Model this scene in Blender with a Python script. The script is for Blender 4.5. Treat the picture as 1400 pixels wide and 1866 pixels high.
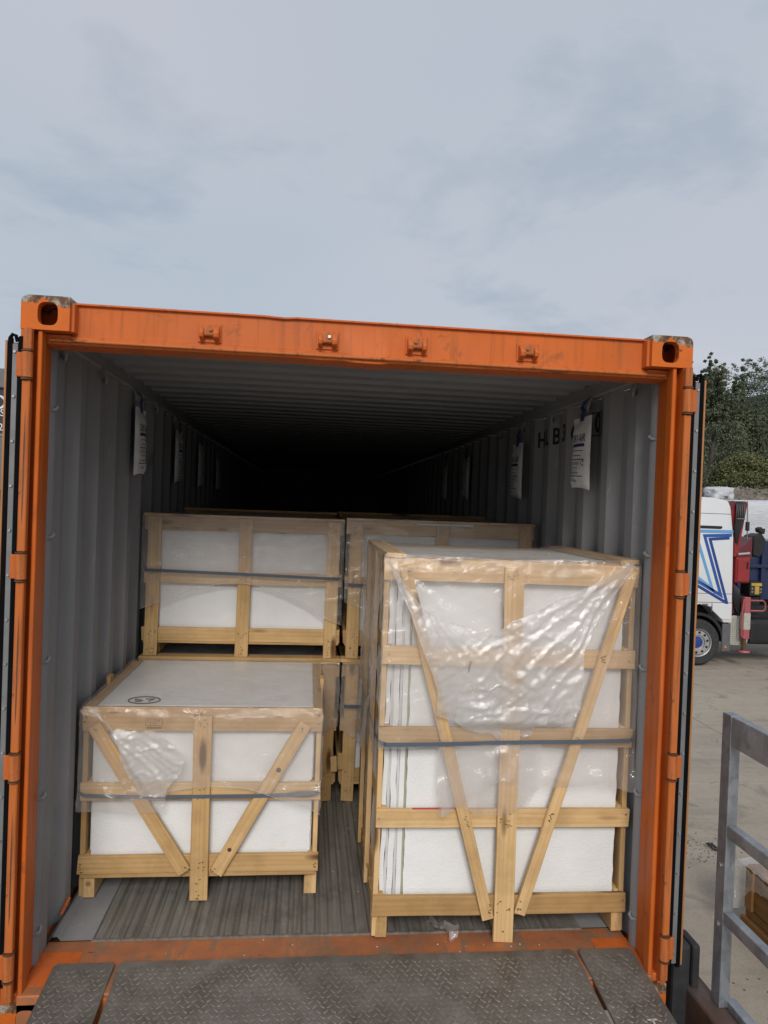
import bpy, bmesh, math, random
import numpy as np
from mathutils import Vector, Matrix

for o in list(bpy.data.objects):
    bpy.data.objects.remove(o, do_unlink=True)
S = bpy.context.scene
COL = S.collection
rnd = random.Random(7)
rad = math.radians

# ------------------------------------------------------------------ camera
cam = bpy.data.cameras.new('camera')
cam.sensor_fit = 'HORIZONTAL'; cam.sensor_width = 36.0
cam.lens = 36.0 * 1307.04 / 1400.0
cam.clip_start = 0.05; cam.clip_end = 3000
cam_ob = bpy.data.objects.new('camera', cam); COL.objects.link(cam_ob)
def cam_matrix(pos, yaw, pitch, roll):
    cy, sy = math.cos(yaw), math.sin(yaw); cp, sp = math.cos(pitch), math.sin(pitch); cr, sr = math.cos(roll), math.sin(roll)
    R = (Matrix(((cy, sy, 0), (-sy, cy, 0), (0, 0, 1))) @ Matrix(((1, 0, 0), (0, cp, -sp), (0, sp, cp)))
         @ Matrix(((cr, 0, sr), (0, 1, 0), (-sr, 0, cr))))
    r, f, u = R.col[0], R.col[1], R.col[2]
    M = Matrix(((r[0], u[0], -f[0]), (r[1], u[1], -f[1]), (r[2], u[2], -f[2]))).to_4x4()
    M.translation = pos
    return M
cam_ob.matrix_world = cam_matrix((-0.20847, -2.59441, 1.91639), 0.1042916, -0.0117046, -0.0373308)
S.camera = cam_ob

# ------------------------------------------------------------------ light
SUN_EL, SUN_AZ = 33.0, 4.0          # behind the camera, a little to the left
EXPOSURE = 0.5
SKY_STRENGTH = 0.10
sun = bpy.data.lights.new('sun', 'SUN'); sun.energy = 1.4; sun.angle = rad(20); sun.color = (1.0, 0.955, 0.89)
sun_ob = bpy.data.objects.new('sun', sun); COL.objects.link(sun_ob)
sdir = Vector((-math.sin(rad(SUN_AZ)) * math.cos(rad(SUN_EL)), -math.cos(rad(SUN_AZ)) * math.cos(rad(SUN_EL)), math.sin(rad(SUN_EL))))
sun_ob.rotation_euler = sdir.to_track_quat('Z', 'Y').to_euler()
W = bpy.data.worlds.new('World'); S.world = W; W.use_nodes = True
wn, wl = W.node_tree.nodes, W.node_tree.links
wn.clear()
def wnode(t, **k):
    n = wn.new(t)
    for a, b in k.items(): setattr(n, a, b)
    return n
sky = wnode('ShaderNodeTexSky', sky_type='NISHITA', sun_disc=False)
sky.sun_elevation = rad(SUN_EL); sky.sun_rotation = rad(180 + SUN_AZ); sky.air_density = 1.0; sky.dust_density = 3.0
tc = wnode('ShaderNodeTexCoord')
sep = wnode('ShaderNodeSeparateXYZ'); wl.new(tc.outputs['Generated'], sep.inputs[0])
mz = wnode('ShaderNodeMath', operation='MAXIMUM'); wl.new(sep.outputs['Z'], mz.inputs[0]); mz.inputs[1].default_value = 0.0
ad = wnode('ShaderNodeMath', operation='ADD'); wl.new(mz.outputs[0], ad.inputs[0]); ad.inputs[1].default_value = 0.16
dv = wnode('ShaderNodeVectorMath', operation='DIVIDE'); wl.new(tc.outputs['Generated'], dv.inputs[0])
cb = wnode('ShaderNodeCombineXYZ'); wl.new(ad.outputs[0], cb.inputs[0]); wl.new(ad.outputs[0], cb.inputs[1]); cb.inputs[2].default_value = 1.0
wl.new(cb.outputs[0], dv.inputs[1])
def wnoise(scale, detail, rough, dist, loc):
    mp = wnode('ShaderNodeMapping'); mp.inputs['Location'].default_value = loc; mp.inputs['Scale'].default_value = (1.0, 1.0, 0.0)
    wl.new(dv.outputs[0], mp.inputs[0])
    n = wnode('ShaderNodeTexNoise'); n.inputs['Scale'].default_value = scale; n.inputs['Detail'].default_value = detail
    n.inputs['Roughness'].default_value = rough; n.inputs['Distortion'].default_value = dist
    wl.new(mp.outputs[0], n.inputs['Vector']); return n
n1 = wnoise(0.40, 4, 0.5, 0.3, (3.3, 1.2, 0)); n2 = wnoise(1.5, 6, 0.6, 0.2, (6.4, 1.35, 0))
r1 = wnode('ShaderNodeValToRGB'); wl.new(n1.outputs['Fac'], r1.inputs[0])
e = r1.color_ramp.elements; e[0].position = 0.34; e[0].color = (0.485, 0.54, 0.615, 1); e[1].position = 0.58; e[1].color = (0.57, 0.592, 0.652, 1)
r2 = wnode('ShaderNodeValToRGB'); wl.new(n2.outputs['Fac'], r2.inputs[0])
e = r2.color_ramp.elements; e[0].position = 0.36; e[0].color = (0.78, 0.83, 0.87, 1); e[1].position = 0.48; e[1].color = (1, 1, 1, 1)
mul = wnode('ShaderNodeMixRGB', blend_type='MULTIPLY'); mul.inputs[0].default_value = 0.75
wl.new(r1.outputs[0], mul.inputs[1]); wl.new(r2.outputs[0], mul.inputs[2])
gain = wnode('ShaderNodeMixRGB', blend_type='MULTIPLY'); gain.inputs[0].default_value = 1.0
k = 1.0 / (SKY_STRENGTH * 2 ** EXPOSURE)
gain.inputs[2].default_value = (k, k, k, 1); wl.new(mul.outputs[0], gain.inputs[1])
mixs = wnode('ShaderNodeMixRGB'); mixs.inputs[0].default_value = 0.93       # the cloud deck covers nearly all of the clear sky
wl.new(sky.outputs[0], mixs.inputs[1]); wl.new(gain.outputs[0], mixs.inputs[2])
bg = wnode('ShaderNodeBackground'); bg.inputs['Strength'].default_value = SKY_STRENGTH
wl.new(mixs.outputs[0], bg.inputs['Color'])
wo = wnode('ShaderNodeOutputWorld'); wl.new(bg.outputs[0], wo.inputs[0])
vs = S.view_settings; vs.view_transform = 'Standard'; vs.look = 'None'; vs.gamma = 1.0; vs.use_curve_mapping = False; vs.exposure = EXPOSURE
S.render.engine = 'CYCLES'
S.cycles.max_bounces = 6; S.cycles.diffuse_bounces = 2; S.cycles.glossy_bounces = 2; S.cycles.transparent_max_bounces = 16

# ------------------------------------------------------------------ object helpers
WORLD = {}
def place(o, world, parent=None):
    COL.objects.link(o); WORLD[o] = world
    if parent is not None:
        o.parent = parent; o.matrix_basis = WORLD[parent].inverted() @ world
    else:
        o.matrix_basis = world
    return o
def thing(name, label, cat, loc=(0, 0, 0), group=None):
    o = bpy.data.objects.new(name, None); o.empty_display_size = 0.2
    place(o, Matrix.Translation(loc)); return tag(o, label, cat, group)
def tag(o, label=None, cat=None, group=None, kind=None):
    if label: o['label'] = label
    if cat: o['category'] = cat
    if group: o['group'] = group
    if kind: o['kind'] = kind
    return o
class MB:
    def __init__(s): s.v = []; s.f = []
    def add(s, vs, fs):
        n = len(s.v); s.v += [tuple(p) for p in vs]; s.f += [tuple(i + n for i in q) for q in fs]; return s
    def box(s, x0, x1, y0, y1, z0, z1):
        return s.add([(x0, y0, z0), (x1, y0, z0), (x1, y1, z0), (x0, y1, z0), (x0, y0, z1), (x1, y0, z1), (x1, y1, z1), (x0, y1, z1)],
                     [(0, 3, 2, 1), (4, 5, 6, 7), (0, 1, 5, 4), (1, 2, 6, 5), (2, 3, 7, 6), (3, 0, 4, 7)])
    def prism(s, pts, fn0, fn1):
        n = len(pts); a = [fn0(*p) for p in pts]; b = [fn1(*p) for p in pts]
        return s.add(a + b, [tuple(range(n))[::-1], tuple(range(n, 2 * n))] + [(i, (i + 1) % n, n + (i + 1) % n, n + i) for i in range(n)])
    def cyl(s, p0, p1, r0, r1=None, n=14, cap=True):
        r1 = r0 if r1 is None else r1
        p0, p1 = Vector(p0), Vector(p1); d = (p1 - p0).normalized(); u = d.orthogonal().normalized(); w = d.cross(u)
        A = []; B = []
        for i in range(n):
            t = 2 * math.pi * i / n; q = u * math.cos(t) + w * math.sin(t); A.append(p0 + q * r0); B.append(p1 + q * r1)
        f = [(i, (i + 1) % n, n + (i + 1) % n, n + i) for i in range(n)]
        if cap: f += [tuple(range(n))[::-1], tuple(range(n, 2 * n))]
        return s.add(A + B, f)
    def tube(s, pts, r, n=8):
        pts = [Vector(p) for p in pts]; rings = []; u = None
        for i, p in enumerate(pts):
            d = (pts[min(i + 1, len(pts) - 1)] - pts[max(i - 1, 0)]).normalized()
            u = d.orthogonal().normalized() if u is None else (u - d * u.dot(d)).normalized()
            w = d.cross(u); rr = r[i] if isinstance(r, (list, tuple)) else r
            rings.append([p + (u * math.cos(2 * math.pi * j / n) + w * math.sin(2 * math.pi * j / n)) * rr for j in range(n)])
        f = []
        for i in range(len(pts) - 1):
            for j in range(n): f.append((i * n + j, i * n + (j + 1) % n, (i + 1) * n + (j + 1) % n, (i + 1) * n + j))
        f += [tuple(range(n))[::-1], tuple(range((len(pts) - 1) * n, len(pts) * n))]
        return s.add([p for g in rings for p in g], f)
    def lathe(s, prof, c, axis='y', n=28):
        V = []; F = []
        for r, h in prof:
            for j in range(n):
                t = 2 * math.pi * j / n; a, b = r * math.cos(t), r * math.sin(t)
                V.append((c[0] + a, c[1] + h, c[2] + b) if axis == 'y' else ((c[0] + h, c[1] + a, c[2] + b) if axis == 'x' else (c[0] + a, c[1] + b, c[2] + h)))
        m = len(prof)
        for i in range(m - 1):
            for j in range(n): F.append((i * n + j, i * n + (j + 1) % n, (i + 1) * n + (j + 1) % n, (i + 1) * n + j))
        return s.add(V, F)
    def build(s, name, mat, parent=None, bevel=0, smooth=False, center=True, seg=1, sub=0):
        v = np.array(s.v, float)
        c = (v.min(0) + v.max(0)) / 2 if center else np.zeros(3)
        me = bpy.data.meshes.new(name); me.from_pydata((v - c).tolist(), [], s.f)
        bm = bmesh.new(); bm.from_mesh(me); bmesh.ops.recalc_face_normals(bm, faces=bm.faces)
        if bevel:
            bmesh.ops.remove_doubles(bm, verts=bm.verts, dist=1e-6)
            es = [q for q in bm.edges if len(q.link_faces) == 2 and q.calc_face_angle(0) > 0.5]
            bmesh.ops.bevel(bm, geom=es, offset=bevel, segments=seg, affect='EDGES', profile=0.6, clamp_overlap=True)
        bm.to_mesh(me); bm.free()
        if smooth:
            for p in me.polygons: p.use_smooth = True
            me.set_sharp_from_angle(angle=rad(38))
        me.materials.append(mat)
        o = bpy.data.objects.new(name, me)
        return place(o, Matrix.Translation(Vector(c.tolist())), parent)
def mesh_np(name, V, F, mat, parent=None, smooth=False, uvs=None):
    V = np.asarray(V, float); F = np.asarray(F, int)
    c = (V.min(0) + V.max(0)) / 2
    me = bpy.data.meshes.new(name); me.from_pydata((V - c).tolist(), [], F.tolist()); me.update()
    if smooth:
        for p in me.polygons: p.use_smooth = True
    me.materials.append(mat)
    return place(bpy.data.objects.new(name, me), Matrix.Translation(Vector(c.tolist())), parent)
def box(name, mat, parent, x0, x1, y0, y1, z0, z1, bevel=0.0, seg=1):
    return MB().box(min(x0, x1), max(x0, x1), min(y0, y1), max(y0, y1), min(z0, z1), max(z0, z1)).build(name, mat, parent, bevel, seg=seg)

# numpy value noise
def _h(ix, iy, s):
    n = (ix * 374761393 + iy * 668265263 + s * 1274126177) & 0xffffffff
    n = ((n ^ (n >> 13)) * 1103515245) & 0xffffffff
    return ((n ^ (n >> 16)) & 0xffff) / 65535.0
def vn(x, y, s=0):
    x = np.asarray(x, float); y = np.asarray(y, float) + np.zeros_like(x)
    ix = np.floor(x).astype(np.int64); iy = np.floor(y).astype(np.int64); fx = x - ix; fy = y - iy
    fx = fx * fx * fx * (fx * (fx * 6 - 15) + 10); fy = fy * fy * fy * (fy * (fy * 6 - 15) + 10)
    return ((_h(ix, iy, s) * (1 - fx) + _h(ix + 1, iy, s) * fx) * (1 - fy) + (_h(ix, iy + 1, s) * (1 - fx) + _h(ix + 1, iy + 1, s) * fx) * fy) * 2 - 1
def ridge(x, y, s=0): return 1 - np.abs(vn(x, y, s)) * 1.6

# ------------------------------------------------------------------ material helpers
class Mt:
    def __init__(s, name, col=(0.5, 0.5, 0.5), rough=0.6, metal=0.0, spec=0.5):
        s.m = bpy.data.materials.new(name); s.m.use_nodes = True; s.n = s.m.node_tree.nodes; s.l = s.m.node_tree.links
        s.b = s.n['Principled BSDF']; s.out = s.n['Material Output']
        s.b.inputs['Base Color'].default_value = (*col, 1); s.b.inputs['Roughness'].default_value = rough
        s.b.inputs['Metallic'].default_value = metal; s.b.inputs['Specular IOR Level'].default_value = spec
    def node(s, t, **k):
        n = s.n.new(t)
        for a, b in k.items(): setattr(n, a, b)
        return n
    def coord(s, kind='Object', scale=(1, 1, 1), loc=(0, 0, 0), rand=False):
        t = s.node('ShaderNodeTexCoord'); mp = s.node('ShaderNodeMapping')
        mp.inputs['Scale'].default_value = scale; mp.inputs['Location'].default_value = loc
        src = t.outputs[kind]
        if rand:
            oi = s.node('ShaderNodeObjectInfo'); a = s.node('ShaderNodeVectorMath', operation='ADD')
            mu = s.node('ShaderNodeMath', operation='MULTIPLY'); mu.inputs[1].default_value = 37.0
            s.l.new(oi.outputs['Random'], mu.inputs[0]); s.l.new(src, a.inputs[0]); s.l.new(mu.outputs[0], a.inputs[1]); src = a.outputs[0]
        s.l.new(src, mp.inputs[0]); return mp.outputs[0]
    def noise(s, vec, scale=5, detail=4, rough=0.55, dist=0.0):
        n = s.node('ShaderNodeTexNoise'); n.inputs['Scale'].default_value = scale; n.inputs['Detail'].default_value = min(detail, 5)
        n.inputs['Roughness'].default_value = rough; n.inputs['Distortion'].default_value = dist
        s.l.new(vec, n.inputs['Vector']); return n.outputs['Fac']
    def ramp(s, fac, stops):
        r = s.node('ShaderNodeValToRGB'); s.l.new(fac, r.inputs[0]); el = r.color_ramp.elements
        while len(el) < len(stops): el.new(0.5)
        for q, (p, c) in zip(el, stops):
            q.position = p; q.color = (*c, 1) if len(c) == 3 else c
        return r.outputs[0]
    def val(s, fac, a, b): return s.ramp(fac, [(a, (0, 0, 0)), (b, (1, 1, 1))])
    def mix(s, fac, a, b, mode='MIX'):
        m = s.node('ShaderNodeMixRGB', blend_type=mode)
        for i, q in ((0, fac), (1, a), (2, b)):
            if isinstance(q, (int, float)): m.inputs[i].default_value = q
            elif isinstance(q, tuple): m.inputs[i].default_value = (*q, 1)
            else: s.l.new(q, m.inputs[i])
        return m.outputs[0]
    def color(s, sock): s.l.new(sock, s.b.inputs['Base Color']); return s
    def rough(s, sock): s.l.new(sock, s.b.inputs['Roughness']); return s
    def bump(s, h, strength=0.3, dist=0.01):
        b = s.node('ShaderNodeBump'); b.inputs['Strength'].default_value = strength; b.inputs['Distance'].default_value = dist
        s.l.new(h, b.inputs['Height']); s.l.new(b.outputs[0], s.b.inputs['Normal']); return b
def plain(name, col, rough=0.6, metal=0.0, var=0.12, scale=6.0, spec=0.5, bump=0.0):
    t = Mt(name, col, rough, metal, spec)
    f = t.noise(t.coord(rand=True), scale, 5, 0.6)
    lo = tuple(c * (1 - var) for c in col); hi = tuple(min(1, c * (1 + var)) for c in col)
    t.color(t.ramp(f, [(0.3, lo), (0.7, hi)]))
    if bump: t.bump(t.noise(t.coord(), scale * 12, 3), bump, 0.003)
    return t.m

def make_wood(name, light, dark, line):
    t = Mt(name, light, 0.75, 0, 0.25)
    v = t.coord(scale=(0.9, 11, 11), rand=True)
    g = t.noise(v, 2.2, 6, 0.6, 0.8)
    c = t.ramp(g, [(0.30, dark), (0.62, light)])
    v2 = t.coord(scale=(0.35, 7.0, 7.0), rand=True)
    w = t.node('ShaderNodeTexWave', wave_type='BANDS', bands_direction='Y'); t.l.new(v2, w.inputs['Vector'])
    w.inputs['Scale'].default_value = 2.2; w.inputs['Distortion'].default_value = 5.5; w.inputs['Detail'].default_value = 2.5; w.inputs['Detail Scale'].default_value = 0.7
    ln = t.val(w.outputs['Fac'], 0.55, 0.98)
    c = t.mix(t.mix(0.30, (0, 0, 0), ln), c, line)
    # knots
    vo = t.node('ShaderNodeTexVoronoi'); t.l.new(t.coord(scale=(2.1, 9, 9), rand=True), vo.inputs['Vector']); vo.inputs['Scale'].default_value = 1.0
    kn = t.ramp(vo.outputs['Distance'], [(0.09, (1, 1, 1)), (0.19, (0, 0, 0))])
    c = t.mix(kn, c, (0.16, 0.075, 0.03))
    # grime and per-board tint
    d = t.noise(t.coord(rand=True), 5.0, 5, 0.65)
    c = t.mix(t.ramp(d, [(0.45, (0, 0, 0)), (0.8, (0.55, 0.55, 0.55))]), c, tuple(q * 0.45 for q in dark))
    oi = t.node('ShaderNodeObjectInfo')
    tint = t.ramp(oi.outputs['Random'], [(0.0, (0.66, 0.60, 0.52)), (0.3, (0.86, 0.83, 0.78)), (0.65, (0.97, 0.96, 0.94)), (1.0, (1.08, 1.09, 1.13))])
    t.color(t.mix(1.0, c, tint, 'MULTIPLY'))
    t.bump(t.noise(t.coord(scale=(1.5, 40, 40), rand=True), 6, 4, 0.7), 0.28, 0.002)
    return t.m
M = {}
M['wood'] = make_wood('pine_board', (0.70, 0.475, 0.235), (0.59, 0.375, 0.165), (0.46, 0.27, 0.10))
M['wood_old'] = make_wood('brown_board', (0.40, 0.22, 0.08), (0.28, 0.14, 0.05), (0.2, 0.1, 0.035))

def make_orange(name, dirt=0.42, chips=0.69, base=(0.64, 0.140, 0.018)):
    t = Mt(name, base, 0.55, 0, 0.2)
    v = t.coord('Object')
    n = t.noise(v, 2.5, 6, 0.6); b2 = tuple(c * 0.8 for c in base)
    c = t.ramp(n, [(0.3, b2), (0.7, base)])
    fd = t.noise(t.coord(loc=(9, 4, 2)), 0.9, 5, 0.7); c = t.mix(t.ramp(fd, [(0.45, (0, 0, 0)), (0.7, (0.35, 0.35, 0.35))]), c, tuple(min(1, q * 0.75 + 0.06) for q in base))
    st = t.noise(t.coord(scale=(22, 22, 1.4)), 1.6, 5, 0.6)
    c = t.mix(t.ramp(st, [(0.52, (0, 0, 0)), (0.74, (dirt, dirt, dirt))]), c, (0.12, 0.05, 0.02))
    gr = t.noise(v, 9, 7, 0.7, 0.6)
    c = t.mix(t.ramp(gr, [(0.60, (0, 0, 0)), (0.74, (dirt * 1.6,) * 3)]), c, (0.10, 0.055, 0.03))
    ch = t.noise(v, 38, 5, 0.75, 0.4)
    cm = t.ramp(ch, [(chips, (0, 0, 0)), (chips + 0.02, (1, 1, 1))])
    c = t.mix(cm, c, (0.09, 0.05, 0.035))
    t.color(c); t.rough(t.ramp(n, [(0.3, (0.42,) * 3), (0.7, (0.6,) * 3)]))
    t.bump(t.noise(v, 60, 3), 0.08, 0.002)
    return t.m
M['orange'] = make_orange('orange_container_paint')
M['orange_worn'] = make_orange('worn_orange_paint', 0.75, 0.64, (0.56, 0.15, 0.03))
def make_casting():
    t = Mt('chipped_orange_casting', (0.6, 0.15, 0.03), 0.55, 0, 0.2)
    v = t.coord('Object'); n = t.noise(v, 7, 7, 0.7, 0.5)
    c = t.ramp(n, [(0.3, (0.52, 0.125, 0.02)), (0.65, (0.64, 0.145, 0.02))])
    up = t.node('ShaderNodeSeparateXYZ'); t.l.new(v, up.inputs[0])
    # paint knocked off along the top and outer edges where the spreader lands
    mr = t.node('ShaderNodeMapRange'); t.l.new(up.outputs['Z'], mr.inputs['Value'])
    mr.inputs['From Min'].default_value = 0.015; mr.inputs['From Max'].default_value = 0.062; mr.inputs['To Max'].default_value = 0.30
    a = t.node('ShaderNodeMath', operation='ADD'); t.l.new(n, a.inputs[0]); t.l.new(mr.outputs[0], a.inputs[1])
    cm = t.ramp(a.outputs[0], [(0.62, (0, 0, 0)), (0.65, (1, 1, 1))])
    n2 = t.noise(v, 22, 5, 0.7)
    wear = t.ramp(n2, [(0.38, (0.07, 0.04, 0.028)), (0.5, (0.16, 0.09, 0.05)), (0.62, (0.38, 0.36, 0.30))])
    t.color(t.mix(cm, c, wear)); t.bump(n2, 0.3, 0.004); return t.m
M['casting'] = make_casting()
def make_sill():
    t = Mt('scuffed_orange_sill', (0.45, 0.13, 0.04), 0.6)
    v = t.coord('Object')
    n = t.noise(v, 4.0, 8, 0.7, 0.4)
    c = t.ramp(n, [(0.35, (0.27, 0.11, 0.055)), (0.65, (0.47, 0.155, 0.055))])
    sc = t.noise(t.coord(scale=(9, 3.0, 2)), 1.3, 6, 0.7, 1.0)
    c = t.mix(t.ramp(sc, [(0.50, (0, 0, 0)), (0.62, (0.75, 0.75, 0.75))]), c, (0.19, 0.145, 0.095))
    k = t.noise(t.coord(scale=(4, 16, 4)), 2.4, 7, 0.75, 1.0)
    c = t.mix(t.ramp(k, [(0.62, (0, 0, 0)), (0.70, (0.8, 0.8, 0.8))]), c, (0.05, 0.038, 0.028))
    t.color(c); t.bump(k, 0.25, 0.004); return t.m
M['sill'] = make_sill()
def make_grey():
    t = Mt('grey_interior_paint', (0.24, 0.243, 0.25), 0.6, 0, 0.15)
    v = t.coord('Object'); n = t.noise(v, 1.4, 7, 0.65)
    c = t.ramp(n, [(0.3, (0.232, 0.233, 0.238)), (0.7, (0.288, 0.289, 0.295))])
    sc = t.noise(t.coord(scale=(3, 3, 0.8)), 9, 7, 0.75, 1.2)
    c = t.mix(t.ramp(sc, [(0.60, (0, 0, 0)), (0.68, (0.55, 0.55, 0.55))]), c, (0.37, 0.37, 0.37))
    sp = t.noise(v, 70, 2); c = t.mix(t.ramp(sp, [(0.74, (0, 0, 0)), (0.76, (0.7, 0.7, 0.7))]), c, (0.07, 0.06, 0.055))
    t.color(c); t.rough(t.ramp(n, [(0.3, (0.55,) * 3), (0.7, (0.75,) * 3)])); rs_ = t.noise(t.coord(scale=(2.2, 2.2, 0.5), loc=(5, 2, 1)), 3.2, 5, 0.75, 0.8)
    c = t.mix(t.ramp(rs_, [(0.63, (0, 0, 0)), (0.72, (0.6, 0.6, 0.6))]), c, (0.12, 0.10, 0.085)); t.color(c)
    t.bump(t.noise(v, 4, 4), 0.22, 0.012); return t.m
M['grey'] = make_grey()
def make_floor():
    t = Mt('worn_floor_deck', (0.12, 0.11, 0.095), 0.6)
    v = t.coord('Object')
    n = t.noise(t.coord(scale=(20, 0.9, 1)), 2.0, 7, 0.65, 0.4)
    c = t.ramp(n, [(0.30, (0.12, 0.11, 0.096)), (0.52, (0.19, 0.177, 0.157)), (0.76, (0.265, 0.25, 0.225))])
    d = t.noise(v, 5, 7, 0.7, 0.5)
    c = t.mix(t.ramp(d, [(0.5, (0, 0, 0)), (0.72, (0.65, 0.65, 0.65))]), c, (0.075, 0.066, 0.055))
    s = t.noise(v, 85, 2); c = t.mix(t.ramp(s, [(0.755, (0, 0, 0)), (0.765, (1, 1, 1))]), c, (0.6, 0.6, 0.58))
    t.color(c); t.rough(t.ramp(d, [(0.3, (0.45,) * 3), (0.7, (0.75,) * 3)])); t.bump(n, 0.4, 0.006); return t.m
M['floor'] = make_floor()
def make_eps(name, col, film=False):
    t = Mt(name, col, 0.75, 0, 0.3)
    v = t.coord('Object', rand=True)
    vo = t.node('ShaderNodeTexVoronoi'); t.l.new(v, vo.inputs['Vector']); vo.inputs['Scale'].default_value = 150
    n = t.noise(v, 6, 6, 0.6); c = t.ramp(n, [(0.3, tuple(q * 0.93 for q in col)), (0.65, col)])
    st = t.noise(v, 2.4, 5, 0.7); c = t.mix(t.ramp(st, [(0.60, (0, 0, 0)), (0.72, (0.45, 0.45, 0.45))]), c, (0.5, 0.49, 0.44))
    t.color(c)
    h = t.mix(0.6, vo.outputs['Distance'], t.noise(t.coord(scale=(1, 1, 2.2), rand=True), 16, 5, 0.75))
    t.bump(h, 0.36, 0.006); return t.m
M['eps'] = make_eps('white_polystyrene', (0.82, 0.823, 0.823))
M['panel'] = plain('grey_panel_edge', (0.62, 0.63, 0.64), 0.4, 0, 0.1)
M['greenish'] = plain('greenish_glass_edge', (0.35, 0.38, 0.26), 0.3)
def make_film(name, haze, tint=(0.97, 0.96, 0.95), crinkle=0.35, sheen=0.045, bscale=17):
    m = bpy.data.materials.new(name); m.use_nodes = True; n, l = m.node_tree.nodes, m.node_tree.links; n.clear()
    out = n.new('ShaderNodeOutputMaterial'); tr = n.new('ShaderNodeBsdfTransparent'); tr.inputs[0].default_value = (*tint, 1)
    df = n.new('ShaderNodeBsdfDiffuse'); df.inputs[0].default_value = (0.95, 0.935, 0.92, 1)
    tl = n.new('ShaderNodeBsdfTranslucent'); tl.inputs[0].default_value = (0.95, 0.935, 0.92, 1)
    gl = n.new('ShaderNodeBsdfGlossy'); gl.inputs['Roughness'].default_value = 0.05; gl.inputs[0].default_value = (1, 1, 1, 1)
    tcn = n.new('ShaderNodeTexCoord'); no = n.new('ShaderNodeTexNoise'); no.inputs['Scale'].default_value = bscale; no.inputs['Detail'].default_value = 7; no.inputs['Roughness'].default_value = 0.62; no.inputs['Distortion'].default_value = 1.6
    l.new(tcn.outputs['Object'], no.inputs['Vector'])
    bp = n.new('ShaderNodeBump'); bp.inputs['Strength'].default_value = crinkle; bp.inputs['Distance'].default_value = 0.34 / bscale; l.new(no.outputs['Fac'], bp.inputs['Height'])
    l.new(bp.outputs[0], gl.inputs['Normal'])
    n2 = n.new('ShaderNodeTexNoise'); n2.inputs['Scale'].default_value = 4.5; n2.inputs['Detail'].default_value = 5; l.new(tcn.outputs['Object'], n2.inputs['Vector'])
    mr = n.new('ShaderNodeMapRange'); l.new(n2.outputs['Fac'], mr.inputs['Value']); mr.inputs['From Min'].default_value = 0.3; mr.inputs['From Max'].default_value = 0.7
    mr.inputs['To Min'].default_value = haze * 0.7; mr.inputs['To Max'].default_value = haze * 1.3
    mA = n.new('ShaderNodeMixShader'); mA.inputs[0].default_value = 0.55; l.new(df.outputs[0], mA.inputs[1]); l.new(tl.outputs[0], mA.inputs[2])
    mB = n.new('ShaderNodeMixShader'); l.new(mr.outputs[0], mB.inputs[0]); l.new(tr.outputs[0], mB.inputs[1]); l.new(mA.outputs[0], mB.inputs[2])
    fr = n.new('ShaderNodeLayerWeight'); fr.inputs['Blend'].default_value = 0.12
    mu = n.new('ShaderNodeMath'); mu.operation = 'MULTIPLY_ADD'; mu.inputs[1].default_value = 0.5; mu.inputs[2].default_value = sheen; l.new(fr.outputs['Facing'], mu.inputs[0])
    mC = n.new('ShaderNodeMixShader'); l.new(mu.outputs[0], mC.inputs[0]); l.new(mB.outputs[0], mC.inputs[1]); l.new(gl.outputs[0], mC.inputs[2])
    l.new(mC.outputs[0], out.inputs[0]); return m
M['film'] = make_film('clear_film', 0.20, (1, 0.99, 0.985), 0.35, 0.075)
M['film_side'] = make_film('dusty_film', 0.30, (0.95, 0.93, 0.91))
M['film_fold'] = make_film('folded_film', 0.46, (1, 1, 1), 0.4, 0.12, 24)
M['strap'] = plain('blue_grey_strap', (0.09, 0.115, 0.15), 0.35, 0, 0.1)
M['black'] = plain('black_rubber', (0.004, 0.004, 0.005), 0.8, 0, 0.3, spec=0.08)
M['rubber'] = plain('grey_black_rubber', (0.03, 0.03, 0.032), 0.8, 0, 0.4, 14)
M['alu'] = plain('grey_retainer_metal', (0.19, 0.195, 0.20), 0.5, 0.2, 0.2)
M['rivet'] = plain('rivet_metal', (0.5, 0.5, 0.52), 0.35, 0.8)
M['tan'] = plain('door_edge_orange', (0.38, 0.17, 0.06), 0.5)
M['rust'] = plain('rusty_grease', (0.10, 0.045, 0.02), 0.6, 0, 0.4, 30)
M['ink'] = plain('black_ink', (0.012, 0.012, 0.014), 0.6)
M['navy'] = plain('navy_print', (0.02, 0.03, 0.11), 0.6)
M['bluetape'] = plain('blue_hook_strap', (0.015, 0.035, 0.16), 0.4)
M['pouch'] = plain('white_pouch_fabric', (0.70, 0.70, 0.70), 0.7, 0, 0.08, 20, bump=0.2)
M['nail'] = plain('dark_staple', (0.03, 0.025, 0.02), 0.5, 0.5)
M['steelnail'] = plain('nail_head', (0.45, 0.45, 0.45), 0.35, 0.8)
def make_galv():
    t = Mt('galvanised_steel', (0.4, 0.42, 0.45), 0.45, 0.55)
    v = t.coord('Object', scale=(1, 1, 0.6))
    vo = t.node('ShaderNodeTexVoronoi'); t.l.new(v, vo.inputs['Vector']); vo.inputs['Scale'].default_value = 38
    c = t.mix(0.72, vo.outputs['Color'], t.noise(v, 14, 6, 0.7))
    bwn = t.node('ShaderNodeRGBToBW'); t.l.new(c, bwn.inputs[0])
    t.color(t.ramp(bwn.outputs[0], [(0.25, (0.20, 0.215, 0.235)), (0.75, (0.40, 0.42, 0.45))])); t.rough(t.ramp(bwn.outputs[0], [(0.2, (0.35,) * 3), (0.8, (0.6,) * 3)])); return t.m
M['galv'] = make_galv()
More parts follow.
